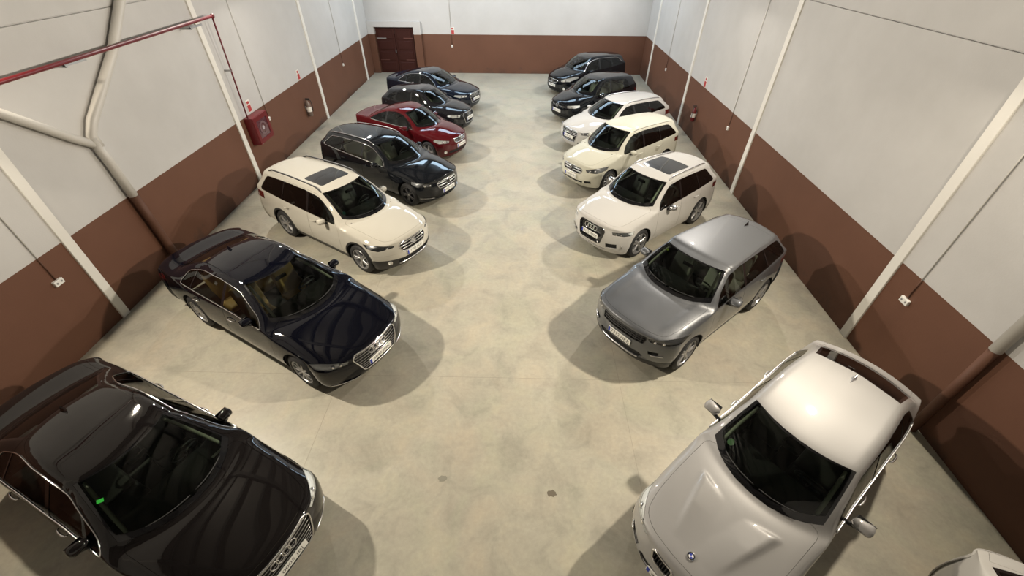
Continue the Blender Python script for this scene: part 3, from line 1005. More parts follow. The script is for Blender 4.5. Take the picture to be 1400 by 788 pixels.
    for (sx_, sy_, w_, h_, mt_, rnd_) in k.get('stickers', []):
        p, n = B.on_top(sx_, sy_, -.006 if mt_ != 'green' else .0015)
        if p:
            mx = frame_at(T(p), TN(n)); bm = bmesh.new()
            if rnd_: disc_into(bm, mx, 0, 0, w_, 0, 16)
            else: add_box(bm, -w_, w_, -h_, h_, 0, .001, mx=mx)
            bm_obj('sticker', bm, MT[mt_], root)
    for (sx_, sy_, w_, h_, mt_) in k.get('papers', []):
        bm = bmesh.new(); add_box(bm, -h_, h_, -w_, w_, 0, .003)
        o = bm_obj('paper_slip', bm, MT[mt_], root); o.location = (L / 2 - sx_, -sy_, k['zc'] - .028 + k.get('dash_h', 0))
    # underside
    pts = [(r['xs'], r['y2'] - .08) for r in rows]
    zz = k.get('z0', .19) + .015
    bm = bmesh.new()
    ring = [T((x, y, zz)) for x, y in pts] + [T((x, -y, zz)) for x, y in pts[::-1]]
    vs = [bm.verts.new(v) for v in ring]; bm.faces.new(vs)
    bm_obj('underbody', bm, MT['dark'], root)
    # cabin
    fl = k.get('seat_z', .42)
    xs0 = k.get('seat_x', xhe + .15)
    cloth = k.get('cloth', 'cloth_black')
    for yy in (.37, -.37): seat(root, L / 2 - xs0, yy * hw / .92, fl, cloth)
    if k.get('rear_seat', True): seat(root, L / 2 - (xs0 + k.get('rear_dx', .88)), 0, fl + .02 - k.get('rear_low', 0), cloth, 1.22 * hw / .92, True)
    bm = bmesh.new(); add_box(bm, L / 2 - (k.get('cabin_x1', xs0 + 1.3)), L / 2 - (xce - .05), -hw + .14, hw - .14, .26, .30)
    bm_obj('cabin_floor', bm, MT['cloth_dark'], root)
    zc = k['zc']
    dh = k.get('dash_h', .0)
    x_a, x_b = xcc + .16, xce + .42
    bm = bmesh.new(); add_box(bm, L / 2 - x_b, L / 2 - x_a, -yw + .05, yw - .05, zc - .34 + dh, zc - .035 + dh, .06, 3)
    bm_obj('dashboard', bm, MT[k.get('dash', 'cloth_dark')], root, smooth=True)
    sx = L / 2 - x_b - .14
    bm = bmesh.new()
    mx = Matrix.Translation((sx, .37, zc - .10 + dh)) @ Matrix.Rotation(R(-65), 4, 'Y')
    ring_into(bm, mx, 0, 0, .18, .015, 24, 6)
    bar_into(bm, mx, (0, -.17), (0, .17), .02); bar_into(bm, mx, (0, 0), (-.17, 0), .02)
    bm_obj('steering_wheel', bm, MT['plastic'], root, smooth=True)
    p, n = B.on_top(xhc - .12, .001)
    if p:
        q = T(p) + Vector((-.05, 0, -.085))
        cc_box('interior_mirror', (.035, .22, .07), MT['plastic'], root, q)
    V, F, N = B.piece('', 'C', off=-.035, keep=lambda c: c.z > k['zh'] - .12 and xhc < c.x < xr - .05)
    if F: mesh_obj('headliner', V, [f[::-1] for f in F], MT[k.get('liner', 'headliner')], root, [(-a, -b, -c) for a, b, c in N])
    if k.get('extra_fn'): k['extra_fn'](B, root, T, TN)
    B.bm.free()
    return root
# ------------------------------------------------------------------ the cars, one specification each (metres, from the nose backwards)
def fill(k):
    xF, xR, rw = k['xF'], k['xF'] + k['wb'], k['rw']
    ra = rw + k.get('arch_gap', .05)
    xce, xhe, xB, xC = k['xce'], k['xhe'], k['xB'], k['xC']
    k.setdefault('dlo', {})
    d = k['dlo']
    d.setdefault('x0', xce + .14); d.setdefault('up0', xce + .32)
    d.setdefault('x1', xC + .4); d.setdefault('up1', d['x1'] - .25)
    s = k.get('pillar_lean', .05)
    if 'panes' not in d:
        d['panes'] = [(0, xB - .035, 0, xB - .005)]
        if k.get('ndoors', 2) == 2:
            d['panes'].append((xB + .045, xC - .03, xB + .065, xC - .03 - s))
            d['panes'].append((xC + .0, 9, xC - s, 9))
        else: d['panes'].append((xB + .045, 9, xB + .065, 9))
    zb = lambda x: lerp_curve(k['belt'], x)
    dz = k.get('door_z', .30); H = k['H'] - .085
    xd = k.get('door_x', xF + ra + .17)
    if 'doors' not in k:
        k['doors'] = [[(xd, dz), (xd - .02, zb(xd) - .10), (xce + .13, zb(xce) + .01), (xhe + .1, H - .02), (xB + .01, H), (xB, dz)]]
        if k.get('ndoors', 2) == 2:
            k['doors'].append([(xB + .005, dz), (xB + .015, H), (xC - .10, H - .02), (xC + .04, zb(xC)), (xC + .03, .62), (min(xC, xR - ra - .03), dz)])
    return k
def spec(**kw):
    kw["xcc"] -= kw.get("screen_fwd", .12); kw["xce"] -= kw.get("screen_fwd", .12)
    return fill(kw)

PAINT = dict(
    black=paint('black_car_paint', (0.006, 0.005, 0.005), 0, .4),
    navy=paint('midnight_blue_car_paint', (0.002, 0.0023, 0.005), 0, .4),
    jet=paint('jet_car_paint', (0.005, 0.006, 0.008), 0, .4),
    charcoal=paint('charcoal_car_paint', (0.010, 0.010, 0.012), 0, .4),
    ink=paint('dark_blue_car_paint', (0.005, 0.008, 0.016), 0, .4),
    white=paint('white_car_paint', (0.46, 0.45, 0.43), 0, .5),
    pearl=paint('pearl_white_car_paint', (0.45, 0.43, 0.375), 0, .5),
    cream=paint('ivory_white_car_paint', (0.46, 0.45, 0.375), 0, .5),
    red=paint('dark_red_car_paint', (0.062, 0.004, 0.006), 0, .4),
    silver=paint('silver_car_paint', (0.265, 0.26, 0.255), .10, .5),
    grey=paint('grey_car_paint', (0.084, 0.089, 0.098), .35, .42),
)
def limousine(p, cloth, plate, plate_grille):
    return spec(type='notch', L=5.137, hw=.975, H=1.46, xF=.93, wb=2.992, rw=.355, paint=p, zl=.80, zc=1.0, zh=1.395,
        xcc=1.36, xce=1.68, xhc=2.28, xhe=2.44, xp=2.95, xr=3.72, zr=1.36, xb=4.42, zb=1.095, zt=1.065, yh=.80, yr=.60, yrr=.55, yb=.72,
        belt=[(1.4, .93), (2.4, .945), (3.6, .965), (4.4, .99), (5.1, .97)], xB=2.78, xC=3.80, dlo=dict(x1=4.28, up1=3.98, top=.05, round=.06),
        trim='full', trim_r=.0085, handles=[(2.58, .80), (3.62, .82)], handle_mat='chrome', mirror=(1.98, .97, 1.03), nose_taper=.10,
        headlight=([(.12, .53, .72), (.14, .55, .66), (.30, .76, .645), (.55, .92, .67), (.66, .93, .72), (.42, .86, .765), (.2, .66, .745)], (-1, .9, .35)), lamp='refl', lamp_spots=[(.66, .70), (.76, .70)], spot_r=.035,
        grille=dict(poly=[(-.1, .765), (.43, .765), (.49, .70), (.37, .40), (.30, .37), (-.1, .37)], slats=[.735, .690, .645, .60, .555, .51, .465, .42], frame=.012, depth=.05, slat_r=.0055, slat_mat='chrome', round=.03),
        intakes=[dict(poly=[(.46, .335), (.80, .36), (.84, .30), (.50, .255)], d=(-1, .5, 0), strip=((.44, .275), (.86, .275)), r=.010)],
        bumper_z=.60, emblem=('rings', .685, .115), plate=(.50, plate), emblem_off=.006, cloth=cloth, fin=3.62, spokes=10, rim_ratio=.68,
        taillight=[(4.8, .95, .90), (4.8, .95, .76), (5.2, .5, .76), (5.2, .5, .90)], creases={3: .45, 4: .35}, hood_crown=.004, seat_x=2.62)
SPECS = {}
SPECS['sedan_black'] = limousine(PAINT['black'], 'cloth_black', '0005 JBJ', True)
SPECS['sedan_black'].update(stickers=[(2.06, .54, .035, .022, 'green', False)], papers=[(1.62, -.52, .075, .02, 'paper')])
SPECS['sedan_navy'] = limousine(PAINT['navy'], 'cloth_tan', '6842 JNK', True)

SPECS['outback'] = spec(type='hatch', L=4.815, hw=.92, H=1.60, xF=.90, wb=2.745, rw=.355, paint=PAINT['pearl'], zl=.93, zc=1.09, zh=1.545,
    xcc=1.16, xce=1.50, xhc=1.98, xhe=2.12, xp=2.65, xr=4.42, zr=1.50, xb=4.70, zb=1.10, zt=1.0, yh=.745, yr=.62, yrr=.56, yb=.70, roof_mid=.25,
    belt=[(1.3, 1.0), (2.4, 1.03), (3.6, 1.07), (4.6, 1.10)], xB=2.52, xC=3.52, dlo=dict(x1=4.40, up1=4.22, top=.06), handles=[(2.34, .90), (3.34, .93)], mirror=(1.86, .985, 1.06),
    cladding=.045, sill_clad=.335, z0=.24, z1=.42, z2=.68, rails=(2.15, 4.25, 'plastic'), rail_in=.05, rail_h=.05, rail_r=.018, sunroof=(2.30, 2.98, .42), glass_rear='privacy', rear_glass='privacy', nose_taper=.085,
    headlight=([(.12, .47, .80), (.16, .50, .755), (.36, .76, .715), (.60, .88, .76), (.68, .90, .845), (.40, .80, .85), (.24, .62, .82)], (-1, .9, .5)), lamp='refldark', lamp_spots=[(.66, .785)], spot_r=.045,
    grille=dict(poly=[(-.1, .845), (.36, .845), (.42, .76), (.34, .63), (-.1, .62)], slats=[.80, .74, .68], frame=.012, depth=.04, slat_r=.016, round=.04),
    intakes=[dict(poly=[(-.1, .47), (.45, .47), (.50, .40), (.4, .34), (-.1, .34)], centre=True, strip=((-.46, .335), (.46, .335)), r=.022, mat='satin')],
    bumper_trim=[([(-.2, .46, 0), (-.2, .62, .48), (.4, .93, .50), (xx := .75, .93, .20), (.75, .93, 0)], (-1, 1.0, 0)), ([(0, -.1, .1), (0, .60, .1), (0, .60, .36), (0, -.1, .36)], (-1, 0, 0))],
    fogs=[(.66, .42)], emblem=('oval', .745, .15), emblem_off=-.004, plate=(.56, '7193 JKD'), bumper_z=.62, cloth='cloth_black', spokes=5, twin=True, seat_z=.55, seat_x=2.28,
    taillight=[(4.3, .9, 1.06), (4.3, .9, .88), (4.9, .55, .88), (4.9, .55, 1.06)], creases={3: .4, 4: .35})

SPECS['outback']['stickers'] = [(1.50, .58, .04, .04, 'teal', True)]
SPECS['estate_black'] = spec(type='hatch', L=4.702, hw=.905, H=1.457, xF=.80, wb=2.84, rw=.335, paint=PAINT['jet'], zl=.85, zc=1.0, zh=1.395,
    xcc=1.30, xce=1.58, xhc=2.06, xhe=2.2, xp=2.70, xr=4.30, zr=1.345, xb=4.60, zb=1.02, zt=.94, yh=.74, yr=.585, yrr=.51, yb=.64, roof_mid=.3,
    belt=[(1.4, .93), (2.4, .955), (3.6, 1.0), (4.5, 1.05)], xB=2.56, xC=3.50, dlo=dict(x1=4.28, up1=4.02, top=.05), trim='full', trim_r=.0085, handles=[(2.38, .82), (3.34, .86)], mirror=(1.88, .97, .985),
    rails=(2.2, 4.18, 'chrome'), rail_in=.03, rail_h=.035, glass='side', rear_glass='privacy',
    headlight=([(.14, .50, .70), (.2, .52, .63), (.45, .80, .63), (.62, .88, .70), (.62, .88, .79), (.32, .76, .765)], (-1, .9, .35)), lamp='refldark', lamp_spots=[(.60, .69), (.72, .69)],
    grille=dict(poly=[(-.1, .735), (.36, .735), (.42, .67), (.36, .56), (-.1, .55)], slats=[.685, .62], frame=.010, depth=.04, slat_r=.017, slat_mat='satin', round=.03),
    intakes=[dict(poly=[(-.1, .36), (.8, .36), (.82, .30), (.7, .25), (-.1, .25)], strip=((.52, .30), (.84, .33)), r=.008)],
    emblem=('star', .645, .16), emblem_off=.012, plate=(.45, '3927 KBL'), cloth='cloth_beige', spokes=5, rim='rimdark', twin=True, seat_x=2.36, creases={3: .4, 4: .35}, hood_crown=.01)

SPECS['coupe_red'] = spec(type='notch', L=4.42, hw=.895, H=1.44, xF=.88, wb=2.578, rw=.325, paint=PAINT['red'], zl=.80, zc=.97, zh=1.375, level=2,
    xcc=1.12, xce=1.46, xhc=1.86, xhe=2.0, xp=2.35, xr=2.95, zr=1.355, xb=3.62, zb=1.07, zt=1.035, yh=.73, yr=.57, yrr=.52, yb=.70,
    belt=[(1.3, .92), (2.4, .95), (3.4, 1.0), (4.4, .99)], ndoors=1, xB=2.72, xC=3.2, dlo=dict(x1=3.52, up1=3.15, top=.05), trim='bottom', trim_r=.011, handles=[(2.52, .82)], mirror=(1.72, .96, .98), pillar='gloss',
    headlight=([(.16, .50, .70), (.2, .52, .62), (.45, .78, .62), (.62, .86, .70), (.55, .85, .77), (.3, .70, .745)], (-1, .9, .4)), lamp='refl', lamp_spots=[(.60, .68), (.72, .69)], spot_r=.05,
    grille=dict(poly=[(-.1, .735), (.33, .735), (.35, .69), (.30, .62), (-.1, .60)], slats=[.68, .645], frame=.012, depth=.03, slat_r=.010, round=.03),
    intakes=[dict(poly=[(-.1, .40), (.55, .40), (.62, .34), (.5, .28), (-.1, .28)])], fogs=[(.70, .36)],
    emblem=('letters', .69, .14), emblem_off=.012, plate=(.50, '5214 FNR'), cloth='cloth_black', spokes=5, seat_x=2.10, rear_dx=.66, rear_low=.10)

SPECS['hatch_charcoal'] = spec(type='hatch', L=4.0, hw=.872, H=1.42, xF=.80, wb=2.50, rw=.31, paint=PAINT['charcoal'], zl=.81, zc=.98, zh=1.37, level=2,
    xcc=1.08, xce=1.38, xhc=1.74, xhe=1.88, xp=2.2, xr=3.50, zr=1.30, xb=3.86, zb=1.0, zt=.92, yh=.71, yr=.56, yrr=.50, yb=.62,
    belt=[(1.2, .92), (2.4, .96), (3.6, 1.03)], xB=2.28, xC=3.05, dlo=dict(x1=3.50, up1=3.30, top=.05), handles=[(2.1, .82), (2.9, .85)], mirror=(1.62, .93, .97),
    headlight=([(.14, .50, .72), (.18, .52, .63), (.42, .74, .62), (.60, .84, .69), (.52, .84, .77), (.3, .70, .755)], (-1, .9, .4)), lamp='refl', lamp_spots=[(.62, .69)], spot_r=.05,
    grille=dict(poly=[(-.1, .755), (.36, .755), (.42, .68), (.32, .40), (-.1, .38)], slats=[.71, .66, .61, .46], frame=.010, depth=.04, slat_r=.007, slat_mat='plastic', round=.03),
    intakes=[dict(poly=[(.48, .40), (.74, .42), (.76, .32), (.50, .30)], d=(-1, .5, 0))], emblem=('rings', .685, .105), plate=(.54, '8046 HVC'), cloth='cloth_black', spokes=5, seat_x=2.06, rear_seat=True)

SPECS['sedan_blue'] = spec(type='notch', L=4.62, hw=.915, H=1.425, xF=.88, wb=2.76, rw=.325, paint=PAINT['ink'], zl=.80, zc=.97, zh=1.37, level=2,
    xcc=1.22, xce=1.52, xhc=2.0, xhe=2.14, xp=2.5, xr=3.22, zr=1.345, xb=3.98, zb=1.07, zt=1.04, yh=.74, yr=.57, yrr=.52, yb=.68,
    belt=[(1.3, .92), (2.4, .94), (3.6, .98), (4.5, .97)], xB=2.45, xC=3.3, dlo=dict(x1=3.72, up1=3.42, top=.05), trim='full', trim_r=.0085, handles=[(2.26, .81), (3.15, .83)], mirror=(1.78, .97, .97),
    headlight=([(.14, .50, .72), (.18, .52, .64), (.42, .76, .63), (.62, .88, .70), (.55, .87, .77), (.3, .72, .755)], (-1, .9, .4)), lamp='refl', lamp_spots=[(.62, .70), (.74, .70)], spot_r=.045,
    grille=dict(poly=[(-.1, .755), (.36, .755), (.42, .68), (.32, .40), (-.1, .38)], slats=[.71, .66, .61, .46], frame=.011, depth=.04, slat_r=.007, slat_mat='satin', round=.03),
    intakes=[dict(poly=[(.48, .40), (.78, .42), (.80, .32), (.50, .30)], d=(-1, .5, 0))], emblem=('rings', .685, .105), plate=(.52, '2758 GHT'), cloth='cloth_black', spokes=5, seat_x=2.28, rear_dx=.78, rear_low=.05)

def hood_domes(c):
    # two pressed power domes, sharp on the outside, that run towards the badge and end short of the screen
    y = abs(c.y)
    if .25 < c.x < 1.3 and c.z > .8 and y < .75:
        t = (c.x - .25) / 1.0
        yo = .27 + .25 * t
        sg = lambda v: 1 / (1 + math.exp(max(-30, min(30, -v))))
        f = sg((yo - y) / .012) * max(0, min(1, (y - yo + .34) / .30)) ** 1.2
        f *= max(0, min(1, (t - .02) / .45)) * sg((.86 - .35 * (yo - y) - t) / .014)
        c.z += .040 * f
SPECS['suv_silver'] = spec(type='notch', L=4.75, hw=.875, H=1.66, tail_taper=.13, level=4, xF=.86, wb=2.80, rw=.37, paint=PAINT['silver'], zl=.99, zc=1.17, zh=1.60, shape=hood_domes,
    xcc=1.40, xce=1.66, xhc=2.06, xhe=2.20, xp=2.75, xr=3.66, zr=1.595, xb=4.40, zb=1.22, zt=1.16, yh=.75, yr=.64, yrr=.60, yb=.66, bow_r=.13, roof_mid=.25, roof_drop=.04,
    belt=[(1.4, 1.08), (2.4, 1.10), (3.6, 1.14), (4.4, 1.16), (4.9, 1.14)], xB=2.72, xC=3.60, dlo=dict(x1=4.06, up1=3.86, top=.05), trim='bottom', trim_r=.010, trim_mat='satin', handles=[(2.50, .96), (3.40, .99)], handle_mat='chrome', mirror=(1.98, .97, 1.17), mirror_size=1.1,
    z0=.24, z1=.44, z2=.72, headlight=([(.14, .40, .865), (.18, .42, .81), (.34, .72, .79), (.55, .87, .85), (.74, .90, .96), (.58, .89, .97), (.26, .64, .91)], (-1, .8, .6)), lamp='refl', lamp_spots=[(.58, .86), (.72, .87)], spot_r=.05,
    grille=dict(poly=[(.03, .885), (.27, .895), (.31, .855), (.28, .735), (.06, .725), (.02, .76)], bars=[.06, .095, .13, .165, .20, .235, .27], frame=.016, depth=.05, slat_r=.006, slat_mat='plastic', round=.06),
    intakes=[dict(poly=[(-.1, .58), (.40, .58), (.44, .50), (.36, .42), (-.1, .42)]), dict(poly=[(.52, .60), (.80, .64), (.82, .54), (.55, .50)], d=(-1, .5, 0))], fogs=[(.68, .55)],
    emblem=('roundel', .9, .085), emblem_top=.24, plate=(.53, '4360 GBD'), bumper_z=.68, cloth='cloth_black', spokes=5, twin=True, seat_z=.62, seat_x=2.40, fin=3.50, fin_mat='satin', creases={3: .4, 4: .35}, nose_taper=.11, rear_glass='privacy',
    taillight=[(4.3, .97, 1.10), (4.3, .97, .92), (5, .6, .92), (5, .6, 1.10)], arch_gap=.055)

SPECS['suv_silver']['stickers'] = [(1.62, .50, .045, .04, 'dullgreen', True)]
def blade_bonnet(c):
    if .2 < c.x < 1.5 and c.z > .8:
        t = max(0, min(1, (c.x - .2) / .3)) * max(0, min(1, (1.5 - c.x) / .2))
        s = 1 / (1 + math.exp(max(-30, min(30, -(abs(c.y) - .55 - .05 * (c.x / 1.4)) / .014))))
        c.z += .018 * s * t
SPECS['suv_grey'] = spec(type='hatch', L=4.365, hw=.955, H=1.605, xF=.87, wb=2.66, rw=.375, paint=PAINT['grey'], zl=1.0, zc=1.12, zh=1.555, shape=blade_bonnet, hood_pow=1.4,
    xcc=1.22, xce=1.50, xhc=1.84, xhe=1.98, xp=2.25, xr=4.10, zr=1.475, xb=4.24, zb=1.19, zt=1.08, yh=.83, yr=.66, yrr=.57, yb=.72, roof_mid=.4, tail_dx=.05,
    belt=[(1.3, 1.04), (2.4, 1.09), (3.6, 1.16), (4.3, 1.20)], xB=2.48, xC=3.38, dlo=dict(x1=4.08, up1=4.0, top=.045), handles=[(2.28, .92), (3.18, .97)], mirror=(1.88, 1.03, 1.10), mirror_size=1.15,
    z0=.26, z1=.46, z2=.74, headlight=([(.12, .48, .885), (.16, .50, .82), (.34, .76, .80), (.60, .90, .84), (.78, .93, .92), (.5, .88, .92), (.26, .68, .90)], (-1, .8, .5)), lamp='refldark', lamp_spots=[(.62, .855), (.74, .86)], spot_r=.042,
    grille=dict(poly=[(-.1, .915), (.475, .915), (.485, .88), (.46, .775), (-.1, .765)], slats=[.885, .845, .805], bars=[.0, .1, .2, .3, .4], frame=.006, frame_mat='plastic', depth=.035, slat_r=.010, slat_mat='plastic', round=.02),
    intakes=[dict(poly=[(-.1, .56), (.44, .56), (.50, .50), (.44, .44), (-.1, .44)], strip=((-.42, .43), (.42, .43)), r=.022, mat='satin', centre=True), dict(poly=[(.60, .66), (.80, .665), (.80, .60), (.62, .595)], d=(-1, .4, 0), strip=((.62, .58), (.80, .585)), r=.014, mat='satin')],
    bumper_trim=[([(0, -.1, .1), (0, 1.0, .1), (0, 1.0, .40), (0, .55, .42), (0, -.1, .42)], (-1, 0, 0))],
    emblem=('oval', .83, .001), plate=(.67, '7312 HKB'), bumper_z=.76, cloth='cloth_grey', spokes=5, twin=True, seat_z=.60, seat_x=2.16, fin=3.80, fin_mat='gloss', liner='headliner', rim_ratio=.74,
    taillight=[(4.0, .93, 1.10), (4.0, .93, .98), (4.5, .6, .98), (4.5, .6, 1.10)], creases={3: .5, 4: .45}, nose_taper=.11, sill_clad=.34)

SPECS['suv_grey']['stickers'] = [(1.80, .52, .03, .02, 'lime', False)]
SPECS['suv_white'] = spec(type='hatch', L=4.41, hw=.92, H=1.585, xF=.89, wb=2.603, rw=.365, paint=PAINT['white'], zl=.95, zc=1.09, zh=1.535,
    xcc=1.14, xce=1.46, xhc=1.86, xhe=2.02, xp=2.4, xr=4.05, zr=1.475, xb=4.32, zb=1.10, zt=1.0, yh=.77, yr=.62, yrr=.53, yb=.66, roof_mid=.35,
    belt=[(1.3, 1.0), (2.4, 1.03), (3.6, 1.09), (4.3, 1.13)], xB=2.45, xC=3.32, dlo=dict(x1=4.0, up1=3.80, top=.055), handles=[(2.26, .90), (3.12, .94)], mirror=(1.86, 1.0, 1.05), mirror_mat='satin',
    z0=.22, z1=.40, z2=.68, rails=(2.1, 3.9, 'satin'), rail_in=.05, rail_h=.03, sunroof=(2.28, 3.24, .44), glass_rear='privacy', rear_glass='privacy',
    headlight=([(.16, .54, .80), (.18, .55, .73), (.36, .76, .72), (.56, .88, .74), (.58, .88, .82), (.3, .74, .82)], (-1, .8, .3)), lamp='refl', lamp_spots=[(.66, .77), (.75, .77)], spot_r=.035,
    grille=dict(poly=[(-.1, .84), (.34, .84), (.40, .77), (.33, .47), (.27, .43), (-.1, .43)], slats=[.80, .76, .72, .68, .64, .60, .52, .48], frame=.014, frame_mat='gloss', depth=.04, slat_r=.005, slat_mat='gloss', back='gloss', round=.05),
    intakes=[dict(poly=[(.50, .50), (.80, .52), (.82, .40), (.52, .38)], d=(-1, .5, 0), strip=((.80, .50), (.80, .41)), r=.016, mat='satin'), dict(poly=[(-.1, .33), (.5, .33), (.46, .28), (-.1, .28)])],
    emblem=('rings', .765, .115), emblem_off=.006, plate=(.60, '9152 HWM'), bumper_z=.70, cloth='cloth_black', spokes=5, twin=True, seat_z=.56, seat_x=2.16, rim_ratio=.74,
    taillight=[(4.0, .9, 1.06), (4.0, .9, .92), (4.6, .6, .92), (4.6, .6, 1.06)], creases={3: .4, 4: .4})

SPECS['mpv_cream'] = spec(type='hatch', L=4.36, hw=.893, H=1.557, xF=.84, wb=2.70, rw=.325, paint=PAINT['cream'], zl=.87, zc=1.05, zh=1.515,
    xcc=.98, xce=1.34, xhc=1.70, xhe=1.86, xp=2.35, xr=4.05, zr=1.45, xb=4.28, zb=1.06, zt=.97, yh=.73, yr=.60, yrr=.54, yb=.66, roof_mid=.3,
    belt=[(1.2, .97), (2.4, 1.0), (3.6, 1.06), (4.2, 1.10)], xB=2.34, xC=3.22, dlo=dict(x1=4.02, up1=3.72, top=.055), handles=[(2.15, .88), (3.05, .91)], mirror=(1.68, .96, 1.02), glass_rear='privacy', rear_glass='privacy',
    headlight=([(.16, .46, .71), (.2, .48, .63), (.40, .72, .62), (.66, .86, .70), (.74, .87, .80), (.45, .80, .79)], (-1, .9, .4)), lamp='refldark', lamp_spots=[(.62, .68), (.74, .72)], spot_r=.045,
    grille=dict(poly=[(-.1, .75), (.36, .745), (.42, .68), (.36, .58), (-.1, .57)], slats=[.70, .635], frame=.011, depth=.03, slat_r=.018, slat_mat='satin', round=.03),
    intakes=[dict(poly=[(-.1, .37), (.46, .37), (.42, .29), (-.1, .29)]), dict(poly=[(.55, .40), (.78, .41), (.80, .33), (.56, .31)], d=(-1, .5, 0))],
    emblem=('star', .665, .17), emblem_off=.014, plate=(.47, '1685 HRS'), cloth='cloth_black', spokes=10, seat_z=.52, seat_x=2.04, rails=(1.95, 3.95, 'plastic'), rail_in=.01, rail_h=.004, rail_r=.008,
    taillight=[(4.0, .9, 1.0), (4.0, .9, .86), (4.6, .6, .86), (4.6, .6, 1.0)], creases={3: .45, 4: .35})

SPECS['estate_white'] = spec(type='hatch', L=4.70, hw=.913, H=1.436, xF=.88, wb=2.808, rw=.33, paint=PAINT['white'], zl=.80, zc=.975, zh=1.385, level=2,
    xcc=1.24, xce=1.54, xhc=1.98, xhe=2.12, xp=2.6, xr=4.22, zr=1.34, xb=4.58, zb=1.0, zt=.93, yh=.74, yr=.57, yrr=.50, yb=.64,
    belt=[(1.3, .92), (2.4, .94), (3.6, .985), (4.4, 1.02)], xB=2.5, xC=3.4, dlo=dict(x1=4.22, up1=3.95, top=.05), handles=[(2.3, .81), (3.2, .84)], mirror=(1.80, .97, .97), rails=(2.15, 4.1, 'satin'), rail_in=.02, rail_h=.03, glass_rear='privacy', rear_glass='privacy',
    headlight=([(.14, .50, .72), (.18, .52, .64), (.42, .76, .63), (.62, .88, .70), (.55, .87, .77), (.3, .72, .755)], (-1, .9, .4)), lamp='refldark', lamp_spots=[(.62, .70), (.74, .70)], spot_r=.045,
    grille=dict(poly=[(-.1, .755), (.38, .755), (.43, .68), (.34, .38), (-.1, .36)], slats=[.71, .66, .61, .56, .46, .41], frame=.014, frame_mat='satin', depth=.04, slat_r=.007, slat_mat='satin', round=.04),
    intakes=[dict(poly=[(.48, .40), (.78, .42), (.80, .32), (.50, .30)], d=(-1, .5, 0))], emblem=('rings', .685, .11), plate=(.52, '6439 FZL'), cloth='cloth_black', spokes=7, seat_x=2.32,
    taillight=[(4.2, .9, .96), (4.2, .9, .80), (4.9, .55, .80), (4.9, .55, .96)])

SPECS['hatch_black'] = spec(type='hatch', L=4.2, hw=.893, H=1.48, xF=.87, wb=2.578, rw=.32, paint=PAINT['jet'], zl=.80, zc=1.0, zh=1.425, level=2,
    xcc=1.06, xce=1.38, xhc=1.78, xhe=1.92, xp=2.3, xr=3.88, zr=1.36, xb=4.10, zb=1.01, zt=.93, yh=.73, yr=.58, yrr=.53, yb=.64,
    belt=[(1.2, .94), (2.4, .96), (3.6, 1.0), (4.1, 1.03)], xB=2.36, xC=3.2, dlo=dict(x1=3.55, up1=3.40, top=.055), handles=[(2.16, .84), (3.02, .86)], mirror=(1.68, .96, .99),
    headlight=([(.16, .46, .70), (.2, .48, .60), (.42, .72, .60), (.60, .84, .66), (.56, .84, .75), (.3, .70, .735)], (-1, .9, .4)), lamp='refl', lamp_spots=[(.58, .66), (.70, .67)], spot_r=.05,
    grille=dict(poly=[(-.1, .70), (.42, .70), (.44, .66), (.40, .62), (-.1, .61)], slats=[.655], frame=.006, frame_mat='gloss', depth=.03, slat_r=.008, round=.02),
    intakes=[dict(poly=[(-.1, .40), (.55, .40), (.62, .33), (.5, .28), (-.1, .28)])], emblem=('letters', .675, .15), emblem_off=.012, plate=(.48, '4071 GTC'), cloth='cloth_beige', spokes=5, seat_x=2.12,
    taillight=[(3.9, .9, .96), (3.9, .9, .82), (4.4, .6, .82), (4.4, .6, .96)])

SPECS['mpv_black'] = spec(type='hatch', L=4.25, hw=.885, H=1.53, xF=.84, wb=2.62, rw=.32, paint=PAINT['jet'], zl=.84, zc=1.06, zh=1.47, level=2,
    xcc=.92, xce=1.28, xhc=1.66, xhe=1.82, xp=2.3, xr=3.92, zr=1.41, xb=4.15, zb=1.04, zt=.95, yh=.72, yr=.58, yrr=.52, yb=.64,
    belt=[(1.1, .97), (2.4, .99), (3.6, 1.06), (4.1, 1.10)], xB=2.3, xC=3.14, dlo=dict(x1=3.85, up1=3.60, top=.055), trim='top', trim_r=.011, trim_mat='satin', handles=[(2.1, .86), (2.95, .90)], mirror=(1.6, .95, 1.0), glass_rear='privacy', rear_glass='privacy',
    headlight=([(.16, .46, .70), (.2, .50, .62), (.5, .76, .64), (.92, .89, .80), (.90, .87, .88), (.5, .76, .80)], (-1, .9, .5)), lamp='refl', lamp_spots=[(.58, .68), (.70, .71)], spot_r=.045,
    grille=dict(poly=[(-.1, .72), (.30, .72), (.36, .68), (.26, .58), (-.1, .57)], slats=[.60], frame=.010, depth=.03, slat_r=.010, round=.03),
    intakes=[dict(poly=[(-.1, .38), (.55, .38), (.5, .27), (-.1, .27)])], fogs=[(.68, .38)], emblem=('bar_ring', .66, .13), emblem_off=.012, plate=(.47, '0384 JFP'), cloth='cloth_black', spokes=5, seat_z=.5, seat_x=2.0)

SPECS['hatch_white'] = dict(SPECS['mpv_cream'], paint=PAINT['white'], rails=(1.95, 3.95, 'gloss'), rail_h=.03, rail_r=.014, plate=(.47, None))
